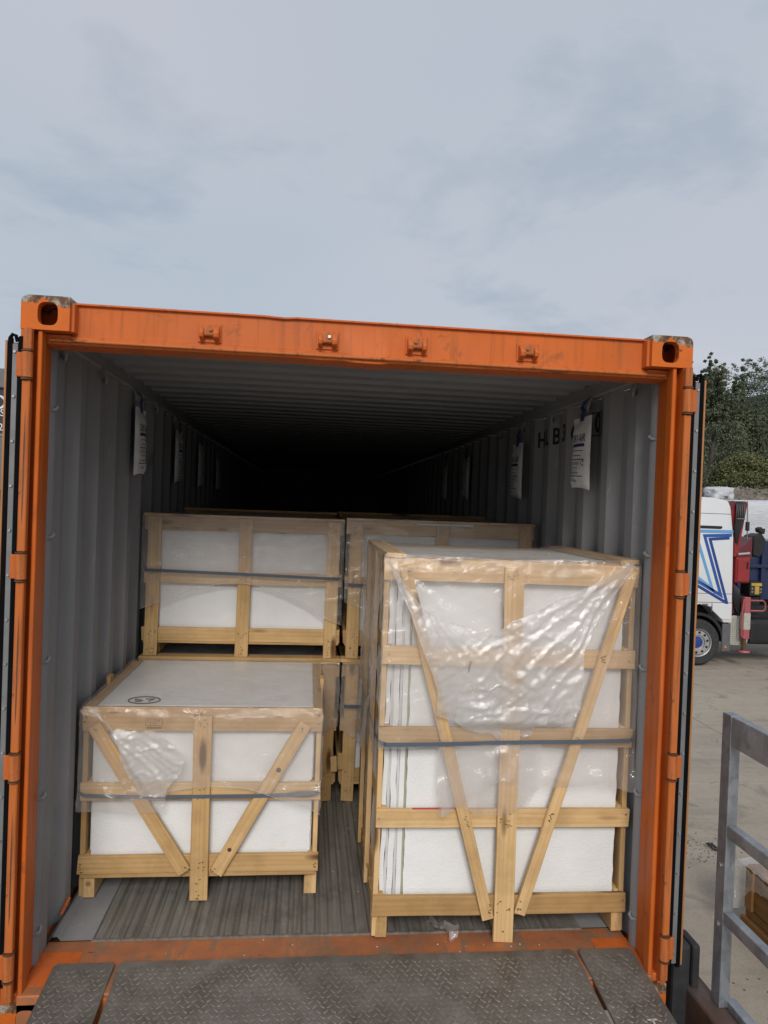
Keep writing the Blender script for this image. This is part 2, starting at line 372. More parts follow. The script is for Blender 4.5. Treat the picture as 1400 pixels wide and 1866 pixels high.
def make_plate():
    t = Mt('worn_tread_steel', (0.11, 0.1, 0.09), 0.45, 0.35)
    v = t.coord('Object'); n = t.noise(v, 5, 8, 0.7, 0.6)
    c = t.ramp(n, [(0.32, (0.10, 0.086, 0.073)), (0.55, (0.18, 0.165, 0.147)), (0.75, (0.27, 0.255, 0.235))])
    s = t.noise(v, 60, 4, 0.7); c = t.mix(t.ramp(s, [(0.6, (0, 0, 0)), (0.72, (0.6, 0.6, 0.6))]), c, (0.045, 0.03, 0.02))
    t.color(c); t.rough(t.ramp(n, [(0.3, (0.36,) * 3), (0.7, (0.6,) * 3)])); t.bump(s, 0.2, 0.002); return t.m
M['plate'] = make_plate()
t = Mt('polished_tread_top', (0.2, 0.185, 0.165), 0.42, 0.3); n_ = t.noise(t.coord(), 7, 6, 0.7)
t.color(t.ramp(n_, [(0.3, (0.12, 0.105, 0.088)), (0.7, (0.24, 0.215, 0.185))])); M['tread'] = t.m
t = Mt('rusty_ramp_beam', (0.09, 0.06, 0.045), 0.6, 0.2); v_ = t.coord(); n_ = t.noise(v_, 7, 7, 0.7, 0.5)
t.color(t.ramp(n_, [(0.3, (0.05, 0.035, 0.03)), (0.5, (0.12, 0.065, 0.045)), (0.7, (0.10, 0.095, 0.095))])); t.bump(n_, 0.2, 0.003); M['beam'] = t.m
def make_concrete():
    t = Mt('concrete_yard', (0.17, 0.16, 0.145), 0.85)
    v = t.coord('Object')
    n = t.noise(v, 0.35, 8, 0.68, 0.4); c = t.ramp(n, [(0.3, (0.31, 0.265, 0.21)), (0.7, (0.43, 0.37, 0.30))])
    g = t.noise(v, 5, 8, 0.72); c = t.mix(t.ramp(g, [(0.5, (0, 0, 0)), (0.8, (0.6, 0.6, 0.6))]), c, (0.22, 0.185, 0.145))
    d = t.noise(t.coord(loc=(4, 7, 1)), 1.6, 8, 0.75, 1.2); c = t.mix(t.ramp(d, [(0.54, (0, 0, 0)), (0.68, (0.75, 0.75, 0.75))]), c, (0.10, 0.083, 0.065))
    ty = t.noise(t.coord(scale=(0.25, 3.2, 1), loc=(3, 1, 0)), 1.0, 5, 0.6, 0.6); c = t.mix(t.ramp(ty, [(0.55, (0, 0, 0)), (0.70, (0.45, 0.45, 0.45))]), c, (0.13, 0.11, 0.09))
    f = t.noise(v, 90, 3, 0.7); c = t.mix(0.35, c, t.ramp(f, [(0.3, (0.16, 0.14, 0.115)), (0.7, (0.50, 0.44, 0.36))]))
    t.color(c); t.bump(t.mix(0.5, g, f), 0.3, 0.006); return t.m
M['concrete'] = make_concrete()
M['joint'] = plain('dark_joint', (0.05, 0.045, 0.04), 0.9)

# ------------------------------------------------------------------ boards
def board(name, p0, p1, width, thick, normal, parent, mat='wood', rough_end=0.004, seed=None):
    """a sawn board whose length runs p0 -> p1; normal = direction of its broad face; p0,p1 lie on the middle of the outer broad face"""
    p0, p1 = Vector(p0), Vector(p1); L = (p1 - p0).length; x = (p1 - p0).normalized(); z = (Vector(normal) - x * Vector(normal).dot(x)).normalized(); y = z.cross(x)
    r = random.Random(hash((round(p0.x, 3), round(p0.z, 3), round(p1.x, 3), round(p1.y, 3), round(L, 3))) & 0xffff)
    nseg = max(2, int(L / 0.12)); V = []; F = []
    bw = r.uniform(-1, 1) * 0.0022; bt = r.uniform(-1, 1) * 0.0015
    for i in range(nseg + 1):
        s = i / nseg; xx = L * s
        j = lambda q: r.uniform(-q, q)
        c = bw * math.sin(math.pi * s)
        h = width / 2
        cut = [j(rough_end) if i in (0, nseg) else 0 for _ in range(4)]
        V += [(xx + cut[0], -h + c + j(.0009), -thick + j(.0005)), (xx + cut[1], h + c + j(.0009), -thick + j(.0005)),
              (xx + cut[2], h + c + j(.0009), j(.0005) + bt * math.sin(math.pi * s)), (xx + cut[3], -h + c + j(.0009), j(.0005) + bt * math.sin(math.pi * s))]
    for i in range(nseg):
        a, b = 4 * i, 4 * i + 4
        for q in range(4): F.append((a + q, a + (q + 1) % 4, b + (q + 1) % 4, b + q))
    F += [(3, 2, 1, 0), (4 * nseg, 4 * nseg + 1, 4 * nseg + 2, 4 * nseg + 3)]
    me = bpy.data.meshes.new(name); me.from_pydata(V, [], F)
    bm = bmesh.new(); bm.from_mesh(me); bmesh.ops.recalc_face_normals(bm, faces=bm.faces)
    es = [q for q in bm.edges if len(q.link_faces) == 2 and q.calc_face_angle(0) > 0.8]
    bmesh.ops.bevel(bm, geom=es, offset=0.0018, segments=1, affect='EDGES'); bm.to_mesh(me); bm.free()
    me.materials.append(M[mat])
    Mw = Matrix((x, y, z)).transposed().to_4x4(); Mw.translation = p0
    return place(bpy.data.objects.new(name, me), Mw, parent)

# ------------------------------------------------------------------ film sheets
def film_sheet(name, poly, F, mat, parent, step=0.012, disp=None, jitter=0.006, seed=1):
    """poly in (a,b); F(a,b,d)->xyz with d the outward offset"""
    P = []
    r = random.Random(seed)
    for i, (a, b) in enumerate(poly):
        a2, b2 = poly[(i + 1) % len(poly)]; n = max(1, int(math.hypot(a2 - a, b2 - b) / 0.018))
        for q in range(n):
            s = q / n; P.append((a + (a2 - a) * s + r.uniform(-jitter, jitter), b + (b2 - b) * s + r.uniform(-jitter, jitter)))
    P = np.array(P); Q = np.roll(P, -1, 0)
    a0, b0 = P.min(0) - step; a1, b1 = P.max(0) + step
    ga = np.arange(a0, a1 + step, step); gb = np.arange(b0, b1 + step, step); A, B = np.meshgrid(ga, gb, indexing='ij')
    x, y = A.ravel(), B.ravel()
    ins = np.zeros(len(x), bool)
    for (xa, ya), (xb, yb) in zip(P, Q):
        if ya != yb:
            c = ((ya > y) != (yb > y)) & (x < (xb - xa) * (y - ya) / (yb - ya) + xa); ins ^= c
    na, nb = A.shape; I = np.arange(na * nb).reshape(na, nb)
    q = np.stack([I[:-1, :-1], I[1:, :-1], I[1:, 1:], I[:-1, 1:]], -1).reshape(-1, 4)
    q = q[ins[q].sum(1) >= 2]
    used = np.unique(q); outs = used[~ins[used]]
    if len(outs):
        pts = np.stack([x[outs], y[outs]], 1); d = Q - P; L2 = (d ** 2).sum(1) + 1e-12
        t = np.clip(((pts[:, None] - P[None]) * d[None]).sum(2) / L2, 0, 1); pr = P[None] + t[..., None] * d[None]
        kk = ((pr - pts[:, None]) ** 2).sum(2).argmin(1); pn = pr[np.arange(len(outs)), kk]; x = x.copy(); y = y.copy(); x[outs] = pn[:, 0]; y[outs] = pn[:, 1]
    re = -np.ones(na * nb, int); re[used] = np.arange(len(used)); q = re[q]; x = x[used]; y = y[used]
    dd = disp(x, y) if disp is not None else np.zeros_like(x)
    V = np.stack(F(x, y, dd), 1)
    return mesh_np(name, V, q, M[mat], parent, smooth=True)
def crease(u, v, s=0): return np.exp(-np.abs(vn(u, v, s)) * 7.0)
def rcrease(a, b, c, freq, s, rmax=1.2):
    da, db = a - c[0], b - c[1]; r_ = np.hypot(da, db)
    return crease(np.arctan2(db, da) * freq + 5.7, r_ * 2.2, s) * np.clip(r_ / 0.12, 0, 1) * np.clip(1.2 - r_ / rmax, 0, 1)
def wrinkle(a, b, ang, s, f=10.0, stretch=4.0, octv=3):
    aw = a + 0.05 * vn(a * 6.3 + 1.7, b * 6.1, s + 50) + 0.02 * vn(a * 17, b * 16 + 3.1, s + 51); bw_ = b + 0.05 * vn(a * 5.7, b * 6.6 + 9.2, s + 52) + 0.02 * vn(a * 15 + 2.3, b * 18, s + 53)
    out = 0.0
    for i in range(octv):
        t = ang + 0.55 * i - 0.4; u = (aw * math.cos(t) + bw_ * math.sin(t)) * f * 2 ** i / stretch; v = (bw_ * math.cos(t) - aw * math.sin(t)) * f * 2 ** i
        out = out + 0.55 ** i * np.clip(1 - np.abs(vn(u + 3.3 * i, v, s + i)) * 1.5, 0, 1) ** 2.2
    return out
def radial(a, b, c, freq, seed, r0=0.05, r1=1.0):
    da, db = a - c[0], b - c[1]; r = np.hypot(da, db); th = np.arctan2(db, da)
    return ridge(th * freq + 11.3, r * 1.2, seed) * np.clip((r - r0) / 0.15, 0, 1) * np.clip(1.15 - r / r1, 0, 1)

# ------------------------------------------------------------------ writing
def text_data(s, size, align='CENTER', bold=0.0):
    cu = bpy.data.curves.new('writing', 'FONT'); cu.body = s; cu.size = size; cu.align_x = align; cu.align_y = 'CENTER'; cu.resolution_u = 3; cu.offset = bold
    ob = bpy.data.objects.new('writing', cu); COL.objects.link(ob)
    bpy.context.view_layer.update()
    me = bpy.data.meshes.new_from_object(ob.evaluated_get(bpy.context.evaluated_depsgraph_get()))
    V = np.array([tuple(v.co) for v in me.vertices]); Fc = [tuple(p.vertices) for p in me.polygons]
    bpy.data.objects.remove(ob, do_unlink=True); bpy.data.curves.remove(cu); bpy.data.meshes.remove(me)
    return V, Fc
def writing(s, size, F, mat, parent, name='lettering', align='CENTER', sx=1.0):
    V, Fc = text_data(s, size, align); mb = MB(); mb.add([F(p[0] * sx, p[1]) for p in V], Fc); return mb.build(name, mat, parent)

# ================================================================== GROUND
GZ = -1.3
ground = MB().add([(-900, -900, GZ - 0.02), (900, -900, GZ - 0.02), (900, 900, GZ - 0.02), (-900, 900, GZ - 0.02)], [(0, 1, 2, 3)]).build('ground', M['joint'])
tag(ground, kind='structure')
xs = [-18, -12, -6, 0, 5.97, 11.95, 18, 24, 30]; ys = [-12, -6.4, -0.45, 5.51, 11.5, 17.5, 23.5]
for i in range(len(xs) - 1):
    for j in range(len(ys) - 1):
        g = 0.006
        box('concrete_slab', M['concrete'], ground, xs[i] + g, xs[i + 1] - g, ys[j] + g, ys[j + 1] - g, GZ - 0.015, GZ, 0.004)
far = MB().box(-900, 900, 23.52, 900, GZ - 0.015, GZ - 0.004).build('far_yard', M['concrete']); tag(far, kind='structure')
lf = MB().box(-900, -18.02, -900, 23.5, GZ - 0.015, GZ - 0.004).box(30.02, 900, -900, 23.5, GZ - 0.015, GZ - 0.004).box(-18, 30, -900, -12.02, GZ - 0.015, GZ - 0.004).build('outer_yard', M['concrete']); tag(lf, kind='structure')
r = random.Random(3)
mb = MB()
for k_ in range(900):                                   # crumbs and grit lying on the concrete beside the ramp
    cx, cy, sp = [(2.35, 0.35, 0.45), (3.6, 3.9, 0.22), (2.2, 1.4, 0.9), (3.2, 1.2, 1.2)][r.choice((0, 0, 0, 1, 2, 3))]
    x, y = r.gauss(cx, sp), r.gauss(cy, sp * 0.8); s = r.uniform(0.004, 0.014)
    a = r.uniform(0, 6.28); ca, sa = math.cos(a) * s, math.sin(a) * s
    mb.add([(x + ca, y + sa, GZ), (x - sa, y + ca, GZ), (x - ca, y - sa, GZ), (x + sa, y - ca, GZ), (x, y, GZ + s * 0.8)], [(0, 1, 4), (1, 2, 4), (2, 3, 4), (3, 0, 4)])
gr = mb.build('grit', plain('grit', (0.12, 0.105, 0.09), 0.9, 0, 0.4, 3)); tag(gr, 'scattered grit on the concrete beside the ramp', 'grit', kind='stuff')

# ================================================================== CONTAINER
CW, CH, CLEN = 1.219, 2.591, 12.19
FZ = 0.155
con = thing('shipping_container', 'orange shipping container standing open, loaded with white wrapped crates', 'container', (0, 0, 0))
def casting(sx, top, front=True):
    z0, z1 = (CH - 0.118, CH) if top else (0.0, 0.118); N = 40
    x_out = sx * CW; cx = sx * (CW - 0.081); zc = (z0 + z1) / 2
    hx, hz = sx * 1.13, zc + (-0.003 if top else 0.0)
    outer = []; inner = []
    for i in range(N):
        t = 2 * math.pi * i / N; c, s = math.cos(t), math.sin(t)
        # rounded rectangle, larger radius on the outer top corner
        k_ = 1 / max(abs(c) / 0.081, abs(s) / 0.059); ox, oz = c * k_, s * k_
        rr = 0.024
        dx, dz = abs(ox) - (0.081 - rr), abs(oz) - (0.059 - rr)
        if dx > 0 and dz > 0 and (ox * sx > 0) and ((oz > 0) == top):
            q = math.hypot(dx, dz); ox = math.copysign(0.081 - rr + dx / q * rr, ox); oz = math.copysign(0.059 - rr + dz / q * rr, oz)
        outer.append((cx + ox, zc + oz))
        n4 = 3.2; q = (abs(c / 0.034) ** n4 + abs(s / 0.040) ** n4) ** (-1 / n4); inner.append((hx + c * q, hz + s * q))
    V = []; F = []
    V += [(p[0], 0.0, p[1]) for p in outer] + [(p[0], 0.178, p[1]) for p in outer] + [(p[0], 0.0, p[1]) for p in inner] + [(p[0], 0.032, p[1]) for p in inner]
    for i in range(N):
        j = (i + 1) % N
        F += [(i, j, N + j, N + i), (i, 2 * N + i, 2 * N + j, j), (2 * N + i, 3 * N + i, 3 * N + j, 2 * N + j)]
    F.append(tuple(range(N, 2 * N)))
    mb = MB().add(V, F)
    # inner cavity behind the hole
    mb.add([(cx - 0.066, 0.032, zc - 0.047), (cx + 0.066, 0.032, zc - 0.047), (cx + 0.066, 0.032, zc + 0.047), (cx - 0.066, 0.032, zc + 0.047),
            (cx - 0.066, 0.16, zc - 0.047), (cx + 0.066, 0.16, zc - 0.047), (cx + 0.066, 0.16, zc + 0.047), (cx - 0.066, 0.16, zc + 0.047)],
           [(4, 5, 6, 7), (0, 1, 5, 4), (1, 2, 6, 5), (2, 3, 7, 6), (3, 0, 4, 7)])
    return mb.build('corner_casting', M['casting'], con, 0.0, smooth=False)
for sx in (-1, 1):
    for top in (True, False): casting(sx, top)
XI = CW - 0.162
# header beam between the top castings: profile in (y,z)
hp = [(0.050, 2.584), (0.050, 2.578), (0.062, 2.576), (0.062, 2.470), (0.052, 2.464), (0.052, 2.446), (0.060, 2.438), (0.165, 2.436), (0.165, 2.50), (0.20, 2.55), (0.20, 2.584)]
hb = MB()
nx = 60
for i in range(nx + 1):
    x = -XI - 0.01 + (2 * XI + 0.02) * i / nx
    dent = 0.0
    for c_, a_, w_ in ((-0.18, 0.004, 0.05), (-0.05, 0.010, 0.035), (0.02, 0.012, 0.03), (0.35, 0.003, 0.1)):
        dent += a_ * math.exp(-((x - c_) / w_) ** 2)
    hb.v += [(x, y + (dent * 0.8 if 2.44 < z < 2.475 and y < 0.06 else 0), z - (dent * 0.6 if z < 2.475 else 0) - (0.004 * math.exp(-((x + 0.33) / 0.03) ** 2) if z > 2.57 else 0)) for y, z in hp]
m = len(hp)
for i in range(nx):
    for j in range(m): hb.f.append((i * m + j, i * m + (j + 1) % m, (i + 1) * m + (j + 1) % m, (i + 1) * m + j))
header = hb.build('header_beam', M['orange'], con, smooth=True)
# lower lip runs on behind the castings to the posts
MB().prism([(0.052, 2.470), (0.060, 2.438), (0.165, 2.436), (0.165, 2.470)], lambda y, z: (-1.16, y, z), lambda y, z: (-XI - 0.011, y, z)).build('header_end', M['orange'], con, 0.002)
MB().prism([(0.052, 2.470), (0.060, 2.438), (0.165, 2.436), (0.165, 2.470)], lambda y, z: (XI + 0.011, y, z), lambda y, z: (1.16, y, z)).build('header_end', M['orange'], con, 0.002)
MB().cyl((-1.14, 0.052, 2.450), (1.14, 0.052, 2.450), 0.006, n=10).build('drip_bead', M['orange_worn'], con, smooth=True)
for sx in (-1, 1):
    MB().box(min(sx * 1.047, sx * 1.062), max(sx * 1.047, sx * 1.062), 0.02, 0.075, 2.474, 2.575).build('weld_plate', M['orange'], con, 0.002)
# locking keepers on the header
for i, x in enumerate((-0.587, -0.163, 0.168, 0.592)):
    y = 0.062; z = 2.508; f = 1 if i < 2 else -1
    kp = MB().box(x - 0.042, x + 0.042, y - 0.006, y - 0.0005, z - 0.034, z + 0.034).build('lock_keeper', M['orange'], con, 0.002)
    for s_, w_ in ((-1, 0.016), (1, 0.02)):
        q = x + s_ * f * 0.026
        MB().prism([(y - 0.006, z + 0.03), (y - 0.006, z - 0.03), (y - 0.040, z - 0.022), (y - 0.044, z - 0.004), (y - 0.030, z + 0.016)],
                   lambda a, b: (q - w_ / 2, a, b), lambda a, b: (q + w_ / 2, a, b)).build('jaw', M['orange'], kp, 0.003)
    MB().box(x - 0.024, x + 0.024, y - 0.026, y - 0.0065, z - 0.014, z + 0.026).build('keeper_block', M['orange_worn'], kp, 0.004)
    MB().cyl((x + 0.006 * f, y - 0.033, z + 0.008), (x + 0.006 * f, y - 0.026, z + 0.008), 0.006, n=8).build('bolt', M['rivet'] if i == 1 else M['orange_worn'], kp)
# posts
def post(sx):
    pr = [(1.2185, 0.005), (1.214, 0.002), (1.184, 0.002), (1.183, 0.045), (1.166, 0.045), (1.164, 0.012), (1.160, 0.009), (1.151, 0.009), (1.1485, 0.013), (1.1485, 0.05), (1.157, 0.055), (1.170, 0.165), (1.2185, 0.165)]
    mb = MB().prism(pr, lambda x, y: (sx * x, y, 0.118), lambda x, y: (sx * x, y, 2.473))
    return mb.build('corner_post', M['orange'], con, 0.0015)
post(-1); post(1)
HZ = (2.346, 1.653, 0.959, 0.264)
for sx in (-1, 1):
    hs = 0.0105 if sx < 0 else 0.0
    # hinge-side bars between the hinges
    edges = [2.473] + [q for h in HZ for q in (h + 0.046, h - 0.046)] + [0.135]
    for i in range(0, len(edges), 2):
        z1, z0 = edges[i], edges[i + 1]
        o = MB().box(min(sx * (1.183 - hs), sx * (1.2105 - hs)), max(sx * (1.183 - hs), sx * (1.2105 - hs)), -0.024, 0.001, z0 + 0.006, z1 - (0.0 if i == 0 else 0.006)).build('hinge_bar', M['orange_worn'], con, 0.003)
        if sx < 0 and z1 - z0 > 0.3:
            q = sx * (1.196 - hs); MB().prism([(q - 0.001, z0 + 0.10), (q + 0.002, z0 + 0.14), (q + 0.0022, z1 - 0.2), (q + 0.0005, z1 - 0.12), (q - 0.002, z1 - 0.22), (q - 0.0018, z0 + 0.16)], lambda a, b: (a, -0.0246, b), lambda a, b: (a, -0.023, b)).build('scrape', M['rust'], o)
    for h in HZ:
        hg = MB().cyl((sx * (1.197 - hs), -0.016, h - 0.044), (sx * (1.197 - hs), -0.016, h + 0.044), 0.0185, n=18).build('hinge', M['orange_worn'], con, 0.002, smooth=True)
        MB().box(min(sx * (1.209 - hs), sx * (1.232 - hs)), max(sx * (1.209 - hs), sx * (1.232 - hs)), -0.022, -0.006, h - 0.042, h + 0.042).build('hinge_leaf', M['orange'], hg, 0.003)
        for q in (-1, 1):
            MB().cyl((sx * (1.197 - hs), -0.016, h + q * 0.046), (sx * (1.197 - hs), -0.016, h + q * 0.051), 0.0195, n=14).build('washer', M['rust'], hg)
# sill
sl = MB().box(-1.165, 1.165, 0.0, 0.315, 0.02, 0.1495).build('door_sill', M['sill'], con, 0.004)
MB().box(-1.057, 1.057, -0.012, -0.0005, 0.03, 0.14).build('sill_face', M['orange_worn'], con, 0.002)
for sx in (-1, 1):
    MB().box(min(sx * 1.166, sx * 1.218), max(sx * 1.166, sx * 1.218), 0.012, 0.16, 0.1185, 0.150).build('sill_end', M['orange'], con, 0.004)
    # fresh paint at the sill ends
    MB().box(min(sx * 1.01, sx * 1.164), max(sx * 1.01, sx * 1.164), 0.05, 0.24, 0.1500, 0.1515).build('sill_corner', M['orange'], con)
# corrugated floor deck, ridges along the container
prof = []
x = -0.995; prof.append((-1.168, 0.150)); prof.append((-1.15, 0.168)); prof.append((-1.13, 0.168)); prof.append((-1.118, 0.152)); prof.append((-0.998, 0.1525))
pitch = 0.0555
while x + pitch < 0.998:
    prof += [(x, 0.1465), (x + 0.010, 0.1575), (x + 0.035, 0.1575), (x + 0.045, 0.1465)]; x += pitch
prof += [(0.998, 0.1525), (1.118, 0.152), (1.13, 0.168), (1.15, 0.168), (1.168, 0.150)]
ysf = [0.312, 0.45, 0.6, 0.8, 1.05, 1.35, 1.7, 2.5, 4, 6, 9, 12.1]
def sheet(prof, ys_, name, mat):
    mb = MB(); n = len(prof)
    for y in ys_: mb.v += [(a, y, b) for a, b in prof]
    for i in range(len(ys_) - 1):
        for j in range(n - 1): mb.f.append((i * n + j, i * n + j + 1, (i + 1) * n + j + 1, (i + 1) * n + j))
    return mb.build(name, mat, con)
sheet([p for p in prof if -0.999 <= p[0] <= 0.9985], ysf, 'floor_deck', M['floor'])
lft = [p for p in prof if p[0] <= -0.998]; sheet(lft, ysf, 'floor_side_strip', M['grey'])
rgt = [p for p in prof if p[0] >= 0.998]; sheet(rgt, ysf, 'floor_side_strip', M['grey'])
MB().box(-1.0, 1.0, 0.3035, 0.3118, 0.13, 0.1565).build('deck_edge', M['floor'], con)
MB().box(-1.19, 1.19, 0.32, 12.1, 0.06, 0.14).build('under_floor', M['rust'], con)
# side walls
def wallx(y, ph=0.222):                         # inner face |x| of the corrugated side wall
    t = ((y - ph) % 0.278)
    if t < 0.070: return 1.166
    if t < 0.138: return 1.166 + 0.036 * (t - 0.070) / 0.068
    if t < 0.210: return 1.202
    return 1.202 - 0.036 * (t - 0.210) / 0.068
PHR = 0.340
def breaks(ph):
    out = [0.2215]; y = ph - 0.278
    while y < 12.0:
        for q in (0, 0.070, 0.138, 0.210):
            if 0.2216 < y + q < 12.05: out.append(y + q)
        y += 0.278
    return out
YB = breaks(PHR)
for sx in (-1, 1):
    mb = MB(); zs = [0.14, 0.8, 1.6, 2.47]; yb_ = breaks(0.222) if sx < 0 else YB
    for z in zs: mb.v += [(sx * wallx(q + 1e-6, 0.222 if sx < 0 else PHR), q, z) for q in yb_]
    n = len(yb_)
    for i in range(len(zs) - 1):
        for j in range(n - 1): mb.f.append((i * n + j, i * n + j + 1, (i + 1) * n + j + 1, (i + 1) * n + j))
    w = mb.build('side_wall', M['grey'], con)
    sm = w.modifiers.new('thickness', 'SOLIDIFY'); sm.thickness = 0.004; sm.offset = 0.0
    # rounded inner post column next to the door frame
    pr = [(1.172, 0.160), (1.165, 0.168), (1.160, 0.180), (1.158, 0.195), (1.160, 0.208), (1.166, 0.219), (1.185, 0.224), (1.21, 0.224), (1.21, 0.16)]
    MB().prism(pr, lambda a, b: (sx * a, b, 0.118), lambda a, b: (sx * a, b, 2.47)).build('inner_post', M['grey'], con, smooth=True)
    # outside skin of the top side rail, inside rail
    rl = MB().box(min(sx * 1.150, sx * 1.21), max(sx * 1.150, sx * 1.21), 0.19, 12.1, 2.472, 2.545).build('top_rail', M['grey'], con, 0.006)
    MB().box(min(sx * 1.192, sx * 1.2185), max(sx * 1.192, sx * 1.2185), 0.18, 12.1, 0.01, 0.139).build('bottom_rail', M['orange'], con, 0.004)
    # lashing rings on the top rail
    for yy in ((0.205, 0.745, 1.30, 1.835, 2.4) if sx < 0 else (0.305, 0.80, 1.334, 1.90, 2.45)):
        pts = [(sx * 1.152, yy - 0.004, 2.475), (sx * 1.138, yy - 0.006, 2.455), (sx * 1.132, yy, 2.43), (sx * 1.140, yy + 0.018, 2.413), (sx * 1.152, yy + 0.034, 2.42), (sx * 1.16, yy + 0.04, 2.44)]
        MB().tube(pts, 0.0065, 8).build('lashing_ring', M['grey'], con, smooth=True)
    # lashing rods in the inner post
    for zz in (2.222, 1.75, 1.289, 0.78, 0.275):
        MB().tube([(sx * 1.172, 0.166, zz - 0.008), (sx * 1.152, 0.172, zz - 0.004), (sx * 1.150, 0.186, zz + 0.004), (sx * 1.163, 0.20, zz + 0.01)], 0.006, 8).build('lashing_rod', M['grey'], con, smooth=True)
# roof, ridges across
rp = []; y = 0.19
while y < 12.0:
    rp += [(y, 2.557), (y + 0.085, 2.557), (y + 0.104, 2.539), (y + 0.19, 2.539)]; y += 0.209
mb = MB(); n = len(rp)
for x in (-1.2, -1.15, -0.6, 0, 0.6, 1.15, 1.2): mb.v += [(x, a, b - 0.0 + (0.003 if abs(x) < 0.7 else 0)) for a, b in rp]
for i in range(6):
    for j in range(n - 1): mb.f.append((i * n + j, i * n + j + 1, (i + 1) * n + j + 1, (i + 1) * n + j))
rf = mb.build('roof', M['grey'], con); sm = rf.modifiers.new('thickness', 'SOLIDIFY'); sm.thickness = 0.01; sm.offset = 1
box('end_wall', M['grey'], con, -1.215, 1.215, 11.9, 12.18, 0.02, 2.58)
# stray orange rod at the left wall foot
MB().cyl((-1.166, 0.46, 0.172), (-1.146, 0.50, 0.222), 0.007, n=8).build('orange_rod', M['orange'], con, smooth=True)
# open doors folded back along the sides
for sx in (-1, 1):
    d = MB().box(min(sx * 1.2200, sx * (1.2705 - (0.0095 if sx < 0 else 0))), max(sx * 1.2200, sx * (1.2705 - (0.0095 if sx < 0 else 0))), 0.006, 1.17, 0.19, 2.425).build('door', M['tan'], con, 0.003)
    hs = 0.0095 if sx < 0 else 0.0
    dx = lambda a, b: (min(sx * (a - hs), sx * (b - hs)), max(sx * (a - hs), sx * (b - hs)))
    a, b = dx(1.2115, 1.2300); MB().box(a, b, -0.012, 0.012, 0.185, 2.445).build('gasket_lip', M['black'], d, 0.004)
    a, b = dx(1.2300, 1.2480); MB().box(a, b, -0.010, 0.008, 0.20, 2.418).build('retainer_strip', M['alu'], d, 0.001)
    a, b = dx(1.2480, 1.2645); MB().box(a, b, -0.012, 0.0055, 0.185, 2.44).build('gasket', M['black'], d, 0.006, seg=2)
    MB().tube([(sx * (1.234 - hs), -0.006, 2.425), (sx * (1.238 - hs), -0.008, 2.445), (sx * (1.248 - hs), -0.009, 2.449), (sx * (1.257 - hs), -0.008, 2.436)], 0.0065, 8).build('gasket_corner', M['black'], d, smooth=True)
    a, b = dx(1.2645, 1.2715); MB().box(a, b, -0.012, 0.0045, 0.195, 2.428).build('door_edge', M['tan'], d, 0.001)
    z = 2.39
    while z > 0.24:
        MB().cyl((sx * (1.239 - hs), -0.010, z), (sx * (1.239 - hs), -0.0155, z), 0.0072, 0.0045, n=10).build('rivet', M['rivet'], d)
        z -= 0.1535
    for q in (0.45, 0.85):
        MB().tube([(sx * 1.263, q, 0.2), (sx * 1.275, q, 0.3), (sx * 1.275, q, 2.3), (sx * 1.263, q, 2.4)], 0.017, 8).build('lock_rod', M['alu'], d, smooth=True)
# container number on the right wall
def on_wall(yc, zc, s, size, sxx, mat='ink'):
    V, Fc = text_data(s, size, 'CENTER', 0.0028)
    bm = bmesh.new(); vv = [bm.verts.new((p[0] * sxx, p[1], 0)) for p in V]
    for q in Fc:
        try: bm.faces.new([vv[i] for i in q])
        except ValueError: pass
    for yb in YB:
        g = bm.verts[:] + bm.edges[:] + bm.faces[:]
        if abs(yb - yc) < 0.3: bmesh.ops.bisect_plane(bm, geom=g, plane_co=(yc - yb, 0, 0), plane_no=(1, 0, 0))
    bm.verts.index_update(); mb = MB()
    mb.add([(wallx(yc - v.co.x, PHR) - 0.0045, yc - v.co.x, zc + v.co.y) for v in bm.verts], [tuple(v.index for v in f.verts) for f in bm.faces]); bm.free()
    return mb.build('wall_lettering', M[mat], con)
for s_, yc in (('H', 1.668), ('L', 1.490), ('B', 1.402), ('3', 1.209), ('6', 1.122)):
    on_wall(yc, 2.335, s_, 0.132, 0.78)
on_wall(0.826, 2.350, '0', 0.135, 0.62)
mb = MB(); y0, y1, z0, z1 = 0.785, 0.867, 2.290, 2.408
ybs = sorted([y0, y0 + 0.004, y1 - 0.004, y1] + [q for q in YB if y0 < q < y1])
for a, b in zip(ybs[:-1], ybs[1:]):
    for za, zb in ((z0, z0 + 0.005), (z1 - 0.005, z1)) if (a > y0 + 0.003 and b < y1 - 0.003) else ((z0, z1),):
        mb.add([(wallx(a, PHR) - 0.0045, a, za), (wallx(b, PHR) - 0.0045, b, za), (wallx(b, PHR) - 0.0045, b, zb), (wallx(a, PHR) - 0.0045, a, zb)], [(0, 1, 2, 3)])
mb.build('number_frame', M['ink'], con)
# chassis under the container
ch = thing('trailer_chassis', 'dark steel trailer chassis carrying the orange container', 'trailer', (0, 0, GZ))
for sx in (-1, 1):
    box('chassis_beam', M['beam'], ch, sx * 0.45 - 0.07, sx * 0.45 + 0.07, 0.3, 12.0, -0.36, -0.005, 0.01)
    for yy in (1.7, 3.0, 4.3):
        wv = MB().lathe([(0.12, -0.15), (0.28, -0.15), (0.30, -0.14), (0.46, -0.15), (0.50, -0.11), (0.50, 0.11), (0.46, 0.15), (0.30, 0.14), (0.12, 0.14)], (sx * 1.03, yy, GZ + 0.5), 'x', 24).build('wheel', M['rubber'], ch, smooth=True)
for yy in (0.4, 1.7, 3.0, 4.3, 8, 11.9):
    box('cross_member', M['beam'], ch, -1.1, 1.1, yy - 0.06, yy + 0.06, -0.16, -0.006, 0.005)
for yy in (1.7, 3.0, 4.3): box('axle', M['beam'], ch, -0.95, 0.95, yy - 0.06, yy + 0.06, GZ + 0.42, GZ + 0.56, 0.02)
